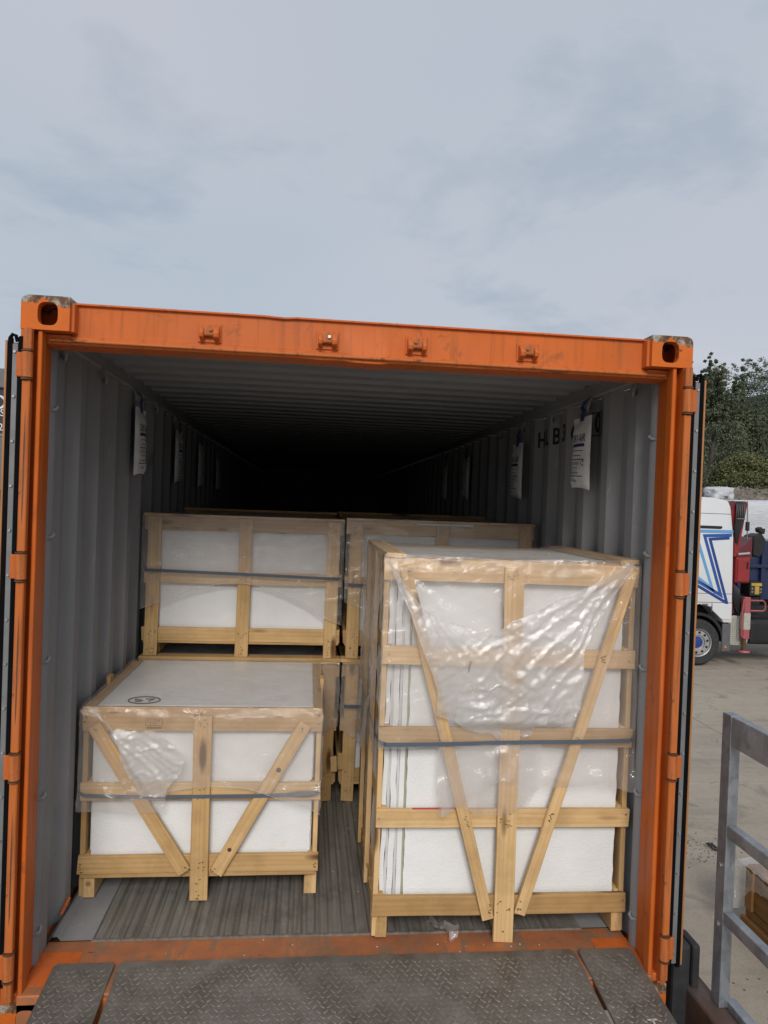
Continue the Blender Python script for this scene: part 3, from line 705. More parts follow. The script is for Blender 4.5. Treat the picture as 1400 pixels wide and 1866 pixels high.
for yy in (3.0,):
    for sx in (-1, 1): box('suspension', M['beam'], ch, sx * 0.45 - 0.05, sx * 0.45 + 0.05, 1.4, 4.6, GZ + 0.5, -0.36, 0.02)


# ================================================================== CRATES
NY = (0, -1, 0)
def staples(name, pts, parent, seed=0):
    """pts: list of (x, y, z, spread_x, spread_z, n) on camera-side faces"""
    r = random.Random(seed); mb = MB()
    for x, y, z, sx_, sz_, n in pts:
        for _ in range(n):
            a = r.uniform(-1, 1) * sx_; b = r.uniform(-1, 1) * sz_; t = r.uniform(-0.9, 0.9); L = r.uniform(0.0028, 0.0055); w = 0.0011
            ca, sa = math.cos(t), math.sin(t); c = (x + a, z + b)
            q = [(c[0] + ca * L * i - sa * w * j, c[1] + sa * L * i + ca * w * j) for i, j in ((-1, -1), (1, -1), (1, 1), (-1, 1))]
            mb.prism(q, lambda u, v: (u, y - 0.0012, v), lambda u, v: (u, y + 0.001, v))
    o = mb.build(name, M['nail'], parent); tag(o, kind='stuff'); return o
def nailheads(pts, parent):
    for x, y, z in pts: MB().cyl((x, y, z), (x, y - 0.002, z), 0.0042, n=10).build('nail_head', M['steelnail'], parent)
def ribbon(name, pts, normals, w, mat, parent, th=0.0012):
    """flat strap through pts, its width along z"""
    mb = MB(); n = len(pts)
    for p, q in zip(pts, normals):
        q = Vector(q) * th
        for s_ in (-1, 1):
            for t in (0, 1): mb.v.append((p[0] + q.x * t, p[1] + q.y * t, p[2] + s_ * w / 2))
    for i in range(n - 1):
        a, b = 4 * i, 4 * i + 4
        mb.f += [(a, a + 2, b + 2, b), (a + 1, b + 1, b + 3, a + 3), (a, b, b + 1, a + 1), (a + 2, a + 3, b + 3, b + 2)]
    mb.f += [(0, 1, 3, 2), (4 * n - 4, 4 * n - 2, 4 * n - 1, 4 * n - 3)]
    return mb.build(name, M[mat], parent)
def front_strap(X0, X1, yf, zl, zm, zr, depth, parent, off=0.026):
    pts = []; nm = []
    pts.append((X0 - 0.003, yf + depth, zl)); nm.append((-1, 0, 0)); pts.append((X0 - 0.003, yf + 0.03, zl)); nm.append((-1, 0, 0))
    xm = (X0 + X1) / 2
    for i in range(41):
        s = i / 40; x = X0 + (X1 - X0) * s
        z = zl * (1 - s) * (1 - 2 * s) + zm * 4 * s * (1 - s) + zr * s * (2 * s - 1)
        pts.append((x, yf - off - 0.003 * math.sin(3 * math.pi * s) if 0.02 < s < 0.98 else yf - 0.003 - (off - 0.003) * min(s, 1 - s) / 0.025, z)); nm.append((0, -1, 0))
    pts.append((X1 + 0.003, yf + 0.03, zr)); nm.append((1, 0, 0)); pts.append((X1 + 0.003, yf + depth, zr)); nm.append((1, 0, 0))
    return ribbon('strap', pts, nm, 0.0165, 'strap', parent)
def rough_panel(name, mat, parent, x0, x1, y0, y1, z0, z1, seed, amp=0.003):
    """foam panel with crumbled edges: its front face is a grid whose border is ragged"""
    r = random.Random(seed); nx_, nz_ = max(4, int((x1 - x0) / 0.03)), max(4, int((z1 - z0) / 0.03)); mb = MB(); idx = {}
    for i in range(nx_ + 1):
        for j in range(nz_ + 1):
            x = x0 + (x1 - x0) * i / nx_; z = z0 + (z1 - z0) * j / nz_
            ed = i in (0, nx_) or j in (0, nz_)
            if i in (0, nx_): x += r.uniform(-amp, amp) * 0.5
            if j in (0, nz_): z += r.uniform(-amp, amp) * 0.4
            y = y0 + (0.0015 if ed else r.uniform(-0.0002, 0.0002)); idx[i, j] = len(mb.v); mb.v.append((x, y, z))
    for i in range(nx_):
        for j in range(nz_): mb.f.append((idx[i, j], idx[i + 1, j], idx[i + 1, j + 1], idx[i, j + 1]))
    ring = [idx[i, 0] for i in range(nx_ + 1)] + [idx[nx_, j] for j in range(1, nz_ + 1)] + [idx[i, nz_] for i in range(nx_ - 1, -1, -1)] + [idx[0, j] for j in range(nz_ - 1, 0, -1)]
    b0 = len(mb.v); mb.v += [(mb.v[q][0], y1, mb.v[q][2]) for q in ring]; n = len(ring)
    for i in range(n): mb.f.append((ring[i], ring[(i + 1) % n], b0 + (i + 1) % n, b0 + i))
    mb.f.append(tuple(range(b0, b0 + n)))
    o = mb.build(name, M[mat], parent); return o
def skids(c, xs_, y0, y1, z0, z1, w=0.046):
    for x in xs_: board('skid', (x, y0, z1), (x, y1, z1), w, z1 - z0, (0, 0, 1), c)
def deck(c, X0, X1, y0, y1, z, th=0.018):
    n = max(3, int((y1 - y0) / 0.17))
    for i in range(n):
        yy = y0 + 0.045 + (y1 - y0 - 0.09) * i / (n - 1); board('deck_plank', (X0, yy, z), (X1, yy, z), 0.085, th, (0, 0, 1), c)
def ldpe(parent, F, size=0.011): writing('<LDPE4>', size, F, M['ink'], parent, 'film_print')

# ---- left front crate (low, V braces)
L = thing('low_crate', 'low white foam filled crate with V braces in front on the left', 'crate', (-0.63, 1.03, FZ), 'wooden crates in the container')
X0, X1, Yf, Yb = -1.144, -0.115, 0.585, 1.50
rails = [(0.271, 0.349), (0.590, 0.666), (0.893, 0.998)]
for (a, b) in rails: board('rail', (X0, Yf, (a + b) / 2), (X1, Yf, (a + b) / 2), b - a, 0.021, NY, L)
board('center_post', (-0.627, Yf - 0.022, 0.159), (-0.632, Yf - 0.022, 0.967), 0.077, 0.021, NY, L)
board('brace', (-0.688, Yf - 0.023, 0.283), (-1.090, Yf - 0.023, 0.925), 0.058, 0.020, NY, L)
board('brace', (-0.556, Yf - 0.023, 0.276), (-0.190, Yf - 0.023, 0.935), 0.058, 0.020, NY, L)
for x0, nrm in ((X0 + 0.002, (-1, 0, 0)), (X1 - 0.002, (1, 0, 0))):
    for yy in (Yf + 0.06, 1.02, 1.44): board('side_post', (x0, yy, 0.16), (x0, yy, 0.985), 0.075, 0.022, nrm, L)
    q = x0 - nrm[0] * 0.0225
    for (a, b) in rails: board('side_rail', (q, Yf + 0.023, (a + b) / 2), (q, Yb, (a + b) / 2), min(0.08, b - a), 0.02, nrm, L)
    # rounded blocks standing proud of the top edge along the sides
    board('top_cleat', (x0 + nrm[0] * 0.014, 1.02, 0.93), (x0 + nrm[0] * 0.014, 1.02, 1.03), 0.06, 0.02, nrm, L)
for x in (X0 + 0.026, X1 - 0.020): board('top_batten', (x, Yf + 0.023, 0.997), (x, Yb - 0.03, 0.997), 0.048 if x < -0.6 else 0.036, 0.018, (0, 0, 1), L)
skids(L, (-1.100, -0.632, -0.148), Yf + 0.023, Yb, 0.158, 0.252)
deck(L, X0 + 0.01, X1 - 0.01, Yf + 0.004, Yb, 0.2705)
rough_panel('foam_panel', 'eps', L, -1.100, -0.152, Yf + 0.034, Yf + 0.075, 0.325, 0.91, 5, 0.004)
box('foam_lid', M['eps'], L, -1.092, -0.156, Yf + 0.030, Yb - 0.01, 0.93, 0.9975, 0.005)
box('packed_goods', M['panel'], L, -1.095, -0.16, Yf + 0.08, Yb - 0.03, 0.275, 0.928)
for x in (X0 + 0.034, X1 - 0.034 - 0.01): box('foam_side', M['eps'], L, x, x + 0.012, Yf + 0.06, Yb - 0.02, 0.30, 0.96)
front_strap(X0, X1, Yf, 0.627, 0.617, 0.632, 0.85, L)
st = [(-0.63, Yf - 0.0225, 0.935, 0.025, 0.02, 5), (-0.63, Yf - 0.0225, 0.63, 0.03, 0.025, 4), (-0.63, Yf - 0.0225, 0.31, 0.025, 0.02, 6), (-0.63, Yf - 0.0225, 0.21, 0.01, 0.045, 8),
      (-0.675, Yf - 0.0235, 0.30, 0.012, 0.01, 3), (-0.57, Yf - 0.0235, 0.30, 0.012, 0.01, 3), (-1.078, Yf - 0.0235, 0.905, 0.008, 0.012, 2), (-0.205, Yf - 0.0235, 0.905, 0.008, 0.012, 3)]
for (a, b) in rails: st += [(X0 + 0.014, Yf - 0.0005, (a + b) / 2, 0.006, 0.03, 4), (X1 - 0.014, Yf - 0.0005, (a + b) / 2, 0.006, 0.03, 4)]
staples('staples', st, L, 3)
MB().cyl((-0.300, Yf - 0.0235, 0.732), (-0.300, Yf - 0.0245, 0.732), 0.011, n=14).build('knot', M['rust'], L)
MB().cyl((-0.500, Yf - 0.0235, 0.383), (-0.500, Yf - 0.0245, 0.383), 0.009, n=14).build('knot', M['rust'], L)
# heat-treatment stamp
st_ = lambda x0, z0: (lambda u, v: (x0 + u, Yf - 0.0012, z0 + v))
mb = MB()
for a, b, c_, d_ in ((-0.878, -0.806, 0.946, 0.9475), (-0.878, -0.806, 0.9165, 0.918), (-0.878, -0.8765, 0.9165, 0.9475), (-0.8075, -0.806, 0.9165, 0.9475), (-0.858, -0.857, 0.918, 0.946)):
    mb.box(a, b, Yf - 0.0016, Yf - 0.0006, c_, d_)
stamp = mb.build('stamp', plain('faded_ink', (0.10, 0.07, 0.05), 0.8), L)
for s_, u, v, sz in (('IT-08', -0.831, 0.938, 0.011), ('HT', -0.838, 0.926, 0.010), ('IPPC', -0.8675, 0.938, 0.006)):
    writing(s_, sz, st_(u, v), M['rust'], stamp, 'stamp_lettering')
r = random.Random(4); mb = MB()
x = -0.874
while x < -0.812:
    w_ = r.uniform(0.0012, 0.004); mb.box(x, x + w_, Yf - 0.0016, Yf - 0.0006, 0.9055, 0.911); x += w_ + r.uniform(0.001, 0.002)
mb.build('stamp_bar', M['rust'], stamp)
# circled number in felt pen on the lid
mb = MB(); pts = [(-0.909 + 0.068 * math.cos(t), 0.688 + 0.055 * math.sin(t), 0.9992) for t in [2 * math.pi * i / 36 for i in range(37)]]
mb.tube(pts, 0.0034, 5)
for s_ in ([(-0.948, 0.705), (-0.950, 0.690), (-0.932, 0.692), (-0.915, 0.682), (-0.922, 0.668), (-0.944, 0.668)], [(-0.905, 0.704), (-0.868, 0.708), (-0.878, 0.690), (-0.884, 0.668)]):
    mb.tube([(a, b, 0.9992) for a, b in s_], 0.0034, 5)
mb.build('felt_pen_number', M['ink'], L)
# film: top sheet, front apron, gathered corner, sides
def wr(s): return lambda a, b: 0.004 * vn(a * 7, b * 7, s) + 0.0025 * ridge(a * 16 + b * 6, b * 22, s + 3) + 0.0012 * vn(a * 45, b * 45, s + 5)
film_sheet('film_top', [(X0 - 0.002, Yf - 0.012), (X1 + 0.002, Yf - 0.012), (X1 + 0.002, Yb), (X0 - 0.002, Yb)],
           lambda a, b, d: (a, b, 1.0045 + np.abs(d) * 0.9), 'film', L, 0.014, lambda a, b: np.where(b < Yf + 0.04, 0.0, wr(21)(a, b)), 0.0015)
LB = [(-1.147, 1.004), (-0.633, 1.004), (-0.112, 1.004), (-0.112, 0.743), (-0.113, 0.543), (-0.169, 0.573), (-0.266, 0.603), (-0.362, 0.634), (-0.434, 0.654), (-0.552, 0.664), (-0.668, 0.657), (-0.76, 0.644), (-0.782, 0.606), (-0.785, 0.558), (-0.917, 0.55), (-1.146, 0.561)]
def dLB(a, b):
    top = np.clip((1.004 - b) / 0.05, 0, 1)
    d = 0.014 + 0.012 * top + 0.004 * vn(a * 6, b * 5, 2) + 0.004 * radial(a, b, (-1.14, 1.0), 7, 4) + 0.0035 * radial(a, b, (-0.115, 1.0), 8, 5) + 0.0012 * vn(a * 40, b * 40, 7)
    low = np.clip((0.70 - b) / 0.1, 0, 1)
    return (d + low * (0.008 + 0.010 * ridge(a * 9 + b * 3, b * 3, 11)))
film_sheet('film_apron', LB, lambda a, b, d: (a, Yf - d, b), 'film', L, 0.011, dLB, 0.003, 2)
LS = [(-1.11, 1.009), (-1.072, 0.986), (-1.002, 0.916), (-0.934, 0.91), (-0.832, 0.91), (-0.763, 0.87), (-0.703, 0.8), (-0.712, 0.729), (-0.768, 0.67), (-0.777, 0.623), (-0.88, 0.635), (-0.916, 0.694), (-0.959, 0.776), (-0.978, 0.858), (-1.025, 0.928), (-1.082, 0.974)]
def dLS(a, b):
    s = np.clip((1.0 - b) / 0.12, 0, 1); v = b - 0.45 * a
    return 0.028 + s * (0.022 + 0.008 * vn(a * 7, b * 6, 3) + 0.008 * rcrease(a + 0.02 * vn(a * 9, b * 9, 63), b, (-1.13, 1.02), 18, 9, 0.7) + 0.007 * wrinkle(a, b, 0.25, 14, 16, 6, 4))
film_sheet('film_fold', LS, lambda a, b, d: (a, Yf - d, b), 'film_fold', L, 0.007, dLS, 0.004, 3)
mb = MB(); pts = [(a, Yf - float(dLB(np.array([a]), np.array([b]))[0]), b) for a, b in LB[4:12]]
mb.tube(pts, 0.0013, 5); mb.build('film_hem', M['film_fold'], L, smooth=True)
for xx, s_ in ((X1 + 0.006, 8), (X0 - 0.006, 9)):
    sg = 1 if xx > -0.5 else -1
    film_sheet('film_side', [(Yf - 0.012, 1.003), (Yb, 1.003), (Yb, 0.56), (1.2, 0.62), (0.9, 0.58), (Yf - 0.012, 0.55)],
               lambda a, b, d: (xx + sg * np.abs(d), a, b), 'film_side', L, 0.02, wr(s_), 0.004)
for u, v in ((-1.001, 0.985), (-0.652, 0.978), (-0.308, 0.968)): ldpe(L, lambda a, b: (u + a, Yf - 0.036, v + b))

# ---- right front crate (tall, V braces)
T = thing('tall_crate', 'tall white foam filled crate with V braces in front on the right', 'crate', (0.64, 0.70, FZ), 'wooden crates in the container')
X0, X1, Yf, Yb = 0.102, 1.165, 0.252, 1.16
rails = [(0.255, 0.335), (0.613, 0.688), (0.945, 1.020), (1.274, 1.347), (1.612, 1.700)]
for (a, b) in rails: board('rail', (X0, Yf, (a + b) / 2), (X1, Yf, (a + b) / 2 - 0.006), b - a, 0.021, NY, T)
board('center_post', (0.639, Yf - 0.022, 0.151), (0.629, Yf - 0.022, 1.680), 0.080, 0.021, NY, T)
board('brace', (0.574, Yf - 0.023, 0.245), (0.180, Yf - 0.023, 1.675), 0.048, 0.020, NY, T)
board('brace', (0.704, Yf - 0.023, 0.262), (1.128, Yf - 0.023, 1.676), 0.046, 0.020, NY, T)
for x0, nrm in ((X0 + 0.002, (-1, 0, 0)), (X1 - 0.002, (1, 0, 0))):
    for yy in (Yf + 0.06, 0.72, 1.12): board('side_post', (x0, yy, 0.16), (x0, yy, 1.695), 0.075, 0.022, nrm, T)
    q = x0 - nrm[0] * 0.0225
    for (a, b) in rails: board('side_rail', (q, Yf + 0.023, (a + b) / 2), (q, Yb, (a + b) / 2), min(0.08, b - a), 0.02, nrm, T)
for yy in (Yf + 0.065, Yb - 0.05): board('top_batten', (X0 + 0.03, yy, 1.702), (X1 - 0.03, yy, 1.702), 0.08, 0.018, (0, 0, 1), T)
for x in (X0 + 0.042, X1 - 0.042): board('top_batten', (x, Yf - 0.005, 1.722), (x, Yb, 1.722), 0.075, 0.019, (0, 0, 1), T)
skids(T, (0.143, 0.640, 1.137), Yf + 0.023, Yb, 0.158, 0.250)
deck(T, X0 + 0.01, X1 - 0.01, Yf + 0.03, Yb, 0.2545)
rough_panel('foam_panel', 'eps', T, 0.229, 1.121, Yf + 0.040, Yf + 0.09, 0.315, 1.63, 6, 0.004)
# strips of packing seen edge on at the left of the panel
for i, (xa, xb, dy, mt) in enumerate(((0.131, 0.1495, 0.05, 'eps'), (0.150, 0.163, 0.060, 'panel'), (0.164, 0.1875, 0.053, 'eps'), (0.188, 0.1985, 0.058, 'panel'), (0.199, 0.2200, 0.05, 'eps'), (0.2205, 0.2285, 0.049, 'greenish'))):
    n = 18; mb = MB(); r = random.Random(40 + i); w = [(r.uniform(-1, 1) * 0.0035) for _ in range(n + 1)]
    for j in range(n + 1):
        z = 0.258 + (1.61 - 0.258) * j / n; o_ = w[j] if i in (0, 1, 2) else w[j] * 0.15
        mb.v += [(xa + o_, Yf + dy, z), (xb + o_, Yf + dy, z), (xb + o_, Yf + 0.9, z), (xa + o_, Yf + 0.9, z)]
    for j in range(n):
        for q in range(4): mb.f.append((4 * j + q, 4 * j + (q + 1) % 4, 4 * j + 4 + (q + 1) % 4, 4 * j + 4 + q))
    mb.f += [(3, 2, 1, 0), (4 * n, 4 * n + 1, 4 * n + 2, 4 * n + 3)]
    mb.build('packing_strip', M[mt], T)
box('packed_goods', M['panel'], T, 0.23, 1.118, Yf + 0.095, Yb - 0.05, 0.26, 1.66)
box('foam_lid', M['eps'], T, 0.16, 1.105, Yf + 0.12, Yb - 0.1, 1.662, 1.6985, 0.004)
front_strap(X0, X1, Yf, 0.963, 0.972, 0.984, 0.85, T, 0.040)
st = [(0.629, Yf - 0.0225, 1.65, 0.03, 0.025, 8), (0.633, Yf - 0.0225, 1.31, 0.03, 0.025, 7), (0.636, Yf - 0.0225, 0.65, 0.03, 0.028, 10), (0.639, Yf - 0.0225, 0.295, 0.03, 0.025, 7),
      (0.575, Yf - 0.0235, 0.29, 0.010, 0.02, 5), (0.704, Yf - 0.0235, 0.30, 0.010, 0.02, 5), (0.19, Yf - 0.0235, 1.65, 0.010, 0.015, 4), (0.47, Yf - 0.0235, 0.65, 0.010, 0.025, 5), (0.82, Yf - 0.0235, 0.655, 0.010, 0.02, 6),
      (0.29, Yf - 0.0235, 1.31, 0.010, 0.02, 5), (1.012, Yf - 0.0235, 1.31, 0.010, 0.015, 5), (0.92, Yf - 0.0235, 0.98, 0.01, 0.02, 3)]
staples('staples', st, T, 9)
nailheads([(X0 + 0.014, Yf, 0.652), (X0 + 0.014, Yf, 0.296), (X1 - 0.016, Yf, 0.66), (X1 - 0.016, Yf, 0.30), (X0 + 0.03, Yf, 1.315), (X1 - 0.03, Yf, 1.30), (0.637, Yf - 0.022, 0.195)], T)
r = random.Random(12)
box('red_tape_line', plain('red_edge', (0.5, 0.05, 0.05), 0.6), T, 0.25, 0.46, Yf - 0.001, Yf + 0.01, 0.6885, 0.6905)
film_sheet('film_top', [(X0 - 0.004, Yf - 0.012), (X1 + 0.004, Yf - 0.012), (X1 + 0.004, Yb), (X0 - 0.004, Yb)],
           lambda a, b, d: (a, b, 1.7235 - 0.016 * np.clip(np.minimum(a - X0 - 0.05, X1 - 0.05 - a) / 0.08, 0, 1) + np.abs(d) * 0.8), 'film_side', T, 0.014, wr(31), 0.0015)
TB = [(0.095, 1.722), (0.602, 1.708), (1.170, 1.722), (1.170, 1.365), (1.170, 1.026), (1.165, 0.766), (0.995, 0.805), (0.878, 0.785), (0.764, 0.797), (0.706, 0.712), (0.644, 0.679), (0.508, 0.673), (0.417, 0.714), (0.352, 0.67), (0.336, 0.803), (0.341, 0.952), (0.095, 0.939), (0.094, 1.304)]
def dTB(a, b):
    top = np.clip((1.71 - b) / 0.06, 0, 1)
    d = 0.012 + 0.014 * top + 0.004 * vn(a * 5, b * 4, 12) + 0.005 * radial(a, b, (0.1, 1.7), 8, 14) + 0.005 * radial(a, b, (1.165, 1.7), 8, 15) + 0.0013 * vn(a * 40, b * 40, 17)
    lf_ = np.clip((0.36 - a) / 0.1, 0, 1) * np.clip((1.62 - b) / 0.1, 0, 1)
    d = d + lf_ * (0.006 * crease(a * 2.5, b * 26 - a * 7, 19) + 0.003 * crease(a * 4, b * 55 - a * 9, 20))
    low = np.clip((0.94 - b) / 0.12, 0, 1)
    return d + low * (0.008 + 0.011 * ridge(a * 9, b * 3, 18) + 0.005 * ridge(a * 6 + b * 15, b * 9, 22))
film_sheet('film_apron', TB, lambda a, b, d: (a, Yf - d, b), 'film', T, 0.011, dTB, 0.003, 4)
TS = [(0.106, 1.706), (0.168, 1.614), (0.248, 1.509), (0.315, 1.467), (0.426, 1.437), (0.549, 1.406), (0.624, 1.462), (0.724, 1.508), (0.846, 1.566), (0.98, 1.631), (1.122, 1.71), (1.127, 1.695), (1.029, 1.559), (0.965, 1.436), (0.912, 1.346), (0.91, 1.236), (0.91, 1.125), (0.889, 1.076), (0.822, 1.036), (0.743, 1.047), (0.554, 1.002), (0.464, 1.013), (0.396, 1.06), (0.323, 1.088), (0.326, 1.175), (0.301, 1.25), (0.253, 1.358), (0.209, 1.486), (0.153, 1.593)]
def dTS(a, b):
    s = np.clip(np.minimum(np.hypot(a - 0.106, b - 1.70), np.hypot(a - 1.125, b - 1.70)) / 0.18, 0.15, 1)
    base = 0.032 + 0.026 * np.sin(np.clip((b - 1.0) / 0.5, 0, 1) * math.pi)
    lowr = np.clip((1.45 - b) / 0.3, 0, 1)
    a2 = a + 0.02 * vn(a * 9, b * 9, 61); b2 = b + 0.02 * vn(a * 9 + 4, b * 9, 62)
    flat = np.clip((b - 0.99) / 0.06, 0.25, 1); mx = np.clip((a - 0.45) / 0.3, 0, 1); mx = mx * mx * (3 - 2 * mx)
    return (base + s * (0.009 * rcrease(a2, b2, (0.09, 1.73), 14, 24) + 0.012 * rcrease(a2, b2, (1.15, 1.73), 14, 25) + 0.005 * rcrease(a2, b2, (1.15, 1.73), 34, 45) + 0.004 * rcrease(a2, b2, (0.09, 1.73), 34, 46)
                       + 0.009 * vn(a * 4, b * 3.5, 26)
                       + (1 - lowr) * 0.004 * wrinkle(a, b, 0.5, 70, 14, 5) + lowr * ((1 - mx) * 0.0055 * wrinkle(a, b, -0.35, 71, 15, 6, 4) + mx * 0.006 * wrinkle(a, b, 0.45, 72, 15, 6, 4)))) * flat
film_sheet('film_swag', TS, lambda a, b, d: (a, Yf - d, b), 'film_fold', T, 0.008, dTS, 0.004, 5)
TS2 = [(0.40, 1.20), (0.56, 1.24), (0.72, 1.20), (0.90, 1.20), (0.905, 1.11), (0.885, 1.075), (0.80, 1.05), (0.74, 1.06), (0.72, 0.99), (0.65, 1.0), (0.62, 0.95), (0.56, 1.0), (0.47, 1.01), (0.40, 1.06)]
film_sheet('film_bunch', TS2, lambda a, b, d: (a, Yf - d, b), 'film_fold', T, 0.007,
           lambda a, b: (0.056 + 0.009 * wrinkle(a, b, 0.2, 75, 16, 5, 4) + 0.010 * vn(a * 6, b * 7, 44)) * np.clip((b - 0.99) / 0.07, 0.35, 1), 0.006, 6)
TT = [(0.345, 0.955), (0.56, 0.965), (0.76, 0.975), (0.768, 0.80), (0.70, 0.715), (0.655, 0.80), (0.60, 0.825), (0.53, 0.79), (0.43, 0.72), (0.365, 0.675), (0.34, 0.80)]
film_sheet('film_tail', TT, lambda a, b, d: (a, Yf - d, b), 'film', T, 0.008, lambda a, b: 0.036 + 0.010 * wrinkle(a, b, 1.1, 77, 7, 3, 3) + 0.010 * np.exp(-((np.hypot(a - 0.60, (b - 0.87) * 0.9) - 0.055) / 0.018) ** 2), 0.004, 16)
for seg in (TS[0:11], TS[10:16], TS[22:29]):
    pts = [(a, Yf - float(dTS(np.array([a]), np.array([b]))[0]), b) for a, b in seg]
    MB().tube(pts, 0.0018, 5).build('film_hem', M['film_fold'], T, smooth=True)
film_sheet('film_side', [(Yf - 0.01, 1.722), (Yb + 0.02, 1.722), (Yb + 0.02, 0.75), (0.95, 0.70), (0.75, 0.85), (0.6, 0.80), (0.5, 0.95), (0.36, 0.86), (Yf - 0.01, 0.94)],
           lambda a, b, d: (X0 - 0.008 - np.abs(d) * 1.6, a, b), 'film_side', T, 0.016, lambda a, b: wr(33)(a, b) + 0.008 * ridge(a * 7, b * 1.6, 35) * np.clip((1.69 - b) / 0.3, 0, 1), 0.006)
film_sheet('film_side', [(Yf - 0.01, 1.722), (Yb, 1.722), (Yb, 0.8), (Yf - 0.01, 0.8)], lambda a, b, d: (X1 + 0.003 + np.abs(d) * 0.5, a, b), 'film_side', T, 0.03, wr(36), 0.003)
film_sheet('film_flap', [(0.42, 1.12), (0.50, 1.06), (0.52, 0.92), (0.46, 0.84), (0.40, 0.90), (0.36, 1.0)], lambda a, b, d: (X0 - 0.03 - np.clip((1.12 - b), 0, 1) * 0.10 - d, a, b), 'film_fold', T, 0.01, wr(38), 0.005)
ldpe(T, lambda a, b: (0.445 - b * 0.98 - a * 0.15, Yf - 0.075, 1.285 + a * 0.98 * -1 - b * 0.15), 0.013)

# ---- rear crates (posts in front of rails)
def rear_crate(name, label, X0, X1, Yf, Yb, zb, zt, midz, parent_seed, strap_z, base_plank=True, extra_rail=None):
    c = thing(name, label, 'crate', ((X0 + X1) / 2, (Yf + Yb) / 2, zb), 'wooden crates in the container')
    rl = [(zb + 0.104, zb + 0.183), (midz - 0.035, midz + 0.035), (zt - 0.088, zt - 0.008)]
    for a, b in rl: board('rail', (X0 + 0.002, Yf + 0.022, (a + b) / 2), (X1 - 0.002, Yf + 0.022, (a + b) / 2), b - a, 0.02, NY, c)
    w = X1 - X0
    for q in (X0 + 0.058, X0 + w * 0.502, X1 - 0.058): board('post', (q - 0.003, Yf, zb + (0.022 if base_plank else 0.0)), (q + 0.003, Yf, zt - 0.012), 0.074, 0.021, NY, c)
    if base_plank: board('base_plank', (X0 - 0.006, Yf + 0.03, zb + 0.0215), (X1 + 0.005, Yf + 0.03, zb + 0.0215), 0.09, 0.0195, (0, 0, 1), c)
    board('deck_edge', (X0 + 0.01, Yf + 0.02, zb + 0.099), (X1 - 0.01, Yf + 0.02, zb + 0.099), 0.014, 0.09, NY, c)
    for yy in (Yf + 0.05,): board('top_batten', (X0, yy - 0.02, zt + 0.008), (X1, yy - 0.02, zt + 0.008), 0.085, 0.0155, (0, 0, 1), c)
    for s_, x in ((-1, X0 + 0.0), (1, X1 - 0.0)):
        for a, b in rl: board('side_rail', (x - s_ * 0.002, Yf + 0.043, (a + b) / 2), (x - s_ * 0.002, Yb, (a + b) / 2), 0.075, 0.018, (s_, 0, 0), c)
        for yy in (Yf + 0.085, (Yf + Yb) / 2, Yb - 0.06): board('side_post', (x - s_ * 0.021, yy, zb + 0.0215), (x - s_ * 0.021, yy, zt - 0.01), 0.075, 0.02, (s_, 0, 0), c)
    for q in (X0 + 0.07, (X0 + X1) / 2, X1 - 0.07): board('skid', (q, Yf + 0.08, zb + 0.083), (q, Yb, zb + 0.083), 0.046, 0.06, (0, 0, 1), c)
    rough_panel('foam_panel', 'eps', c, X0 + 0.05, X1 - 0.05, Yf + 0.055, Yf + 0.09, zb + 0.165, zt - 0.05, parent_seed, 0.003)
    box('packed_goods', M['panel'], c, X0 + 0.045, X1 - 0.045, Yf + 0.095, Yb - 0.02, zb + 0.11, zt - 0.03)
    box('foam_lid', M['eps'], c, X0 + 0.05, X1 - 0.05, Yf + 0.12, Yb - 0.03, zt - 0.028, zt - 0.009)
    if strap_z: front_strap(X0, X1, Yf + 0.004, strap_z[0], (strap_z[0] + strap_z[1]) / 2, strap_z[1], Yb - Yf - 0.1, c)
    st = []
    for q in (X0 + 0.058, X0 + w * 0.502, X1 - 0.058):
        for a, b in rl: st.append((q, Yf - 0.0005, (a + b) / 2, 0.024, 0.03, 6))
        st.append((q, Yf - 0.0005, zb + 0.06, 0.02, 0.03, 6))
    for x in (X0 - 0.011, X1 + 0.011): pass
    staples('staples', st, c, parent_seed)
    return c
R1 = rear_crate('upper_crate', 'upper rear crate with three posts on the left, grey strap across', -1.138, 0.0, 1.60, 2.72, 0.978, 1.808, 1.451, 51, (1.493, 1.467))
R2 = rear_crate('lower_crate', 'lower rear crate behind the low front crate on the left', -1.136, 0.002, 1.60, 2.72, 0.158, 0.975, 0.60, 52, None, False)
R3 = rear_crate('upper_crate', 'upper rear crate on the right, half hidden by the tall crate', 0.016, 1.150, 1.60, 2.72, 0.978, 1.818, 1.44, 53, (1.436, 1.43))
R4 = rear_crate('lower_crate', 'lower rear crate on the right, only its left edge showing behind the tall crate', 0.018, 1.150, 1.60, 2.72, 0.158, 0.975, 0.60, 54, (0.725, 0.73), False)
R5 = rear_crate('back_crate', 'dark crate top in the gloom behind the left upper crate', -1.12, 0.0, 2.80, 3.9, 0.158, 1.826, 1.1, 55, None, False)
R6 = rear_crate('back_crate', 'dark crate top in the gloom behind the right upper crate', 0.02, 1.14, 2.80, 3.9, 0.158, 1.836, 1.1, 56, None, False)
RB = [(-1.144, 1.812), (0.006, 1.812), (0.006, 1.454), (0.0, 1.199), (-0.101, 1.235), (-0.199, 1.306), (-0.327, 1.367), (-0.453, 1.411), (-0.578, 1.43), (-0.701, 1.421), (-0.883, 1.375), (-1.018, 1.319), (-1.144, 1.27)]
def dR(s, xe):
    return lambda a, b: 0.014 + 0.003 * vn(a * 6, b * 5, s) + 0.004 * radial(a, b, (xe, 1.82), 8, s + 1) + (0.007 * crease(a * 2, b * 34 - a * 9, s + 2) + 0.004 * crease(a * 4, b * 60 - a * 12, s + 4)) * np.clip(1.2 - np.abs(a - xe) / 0.30, 0, 1) + 0.001 * vn(a * 40, b * 40, s + 3)
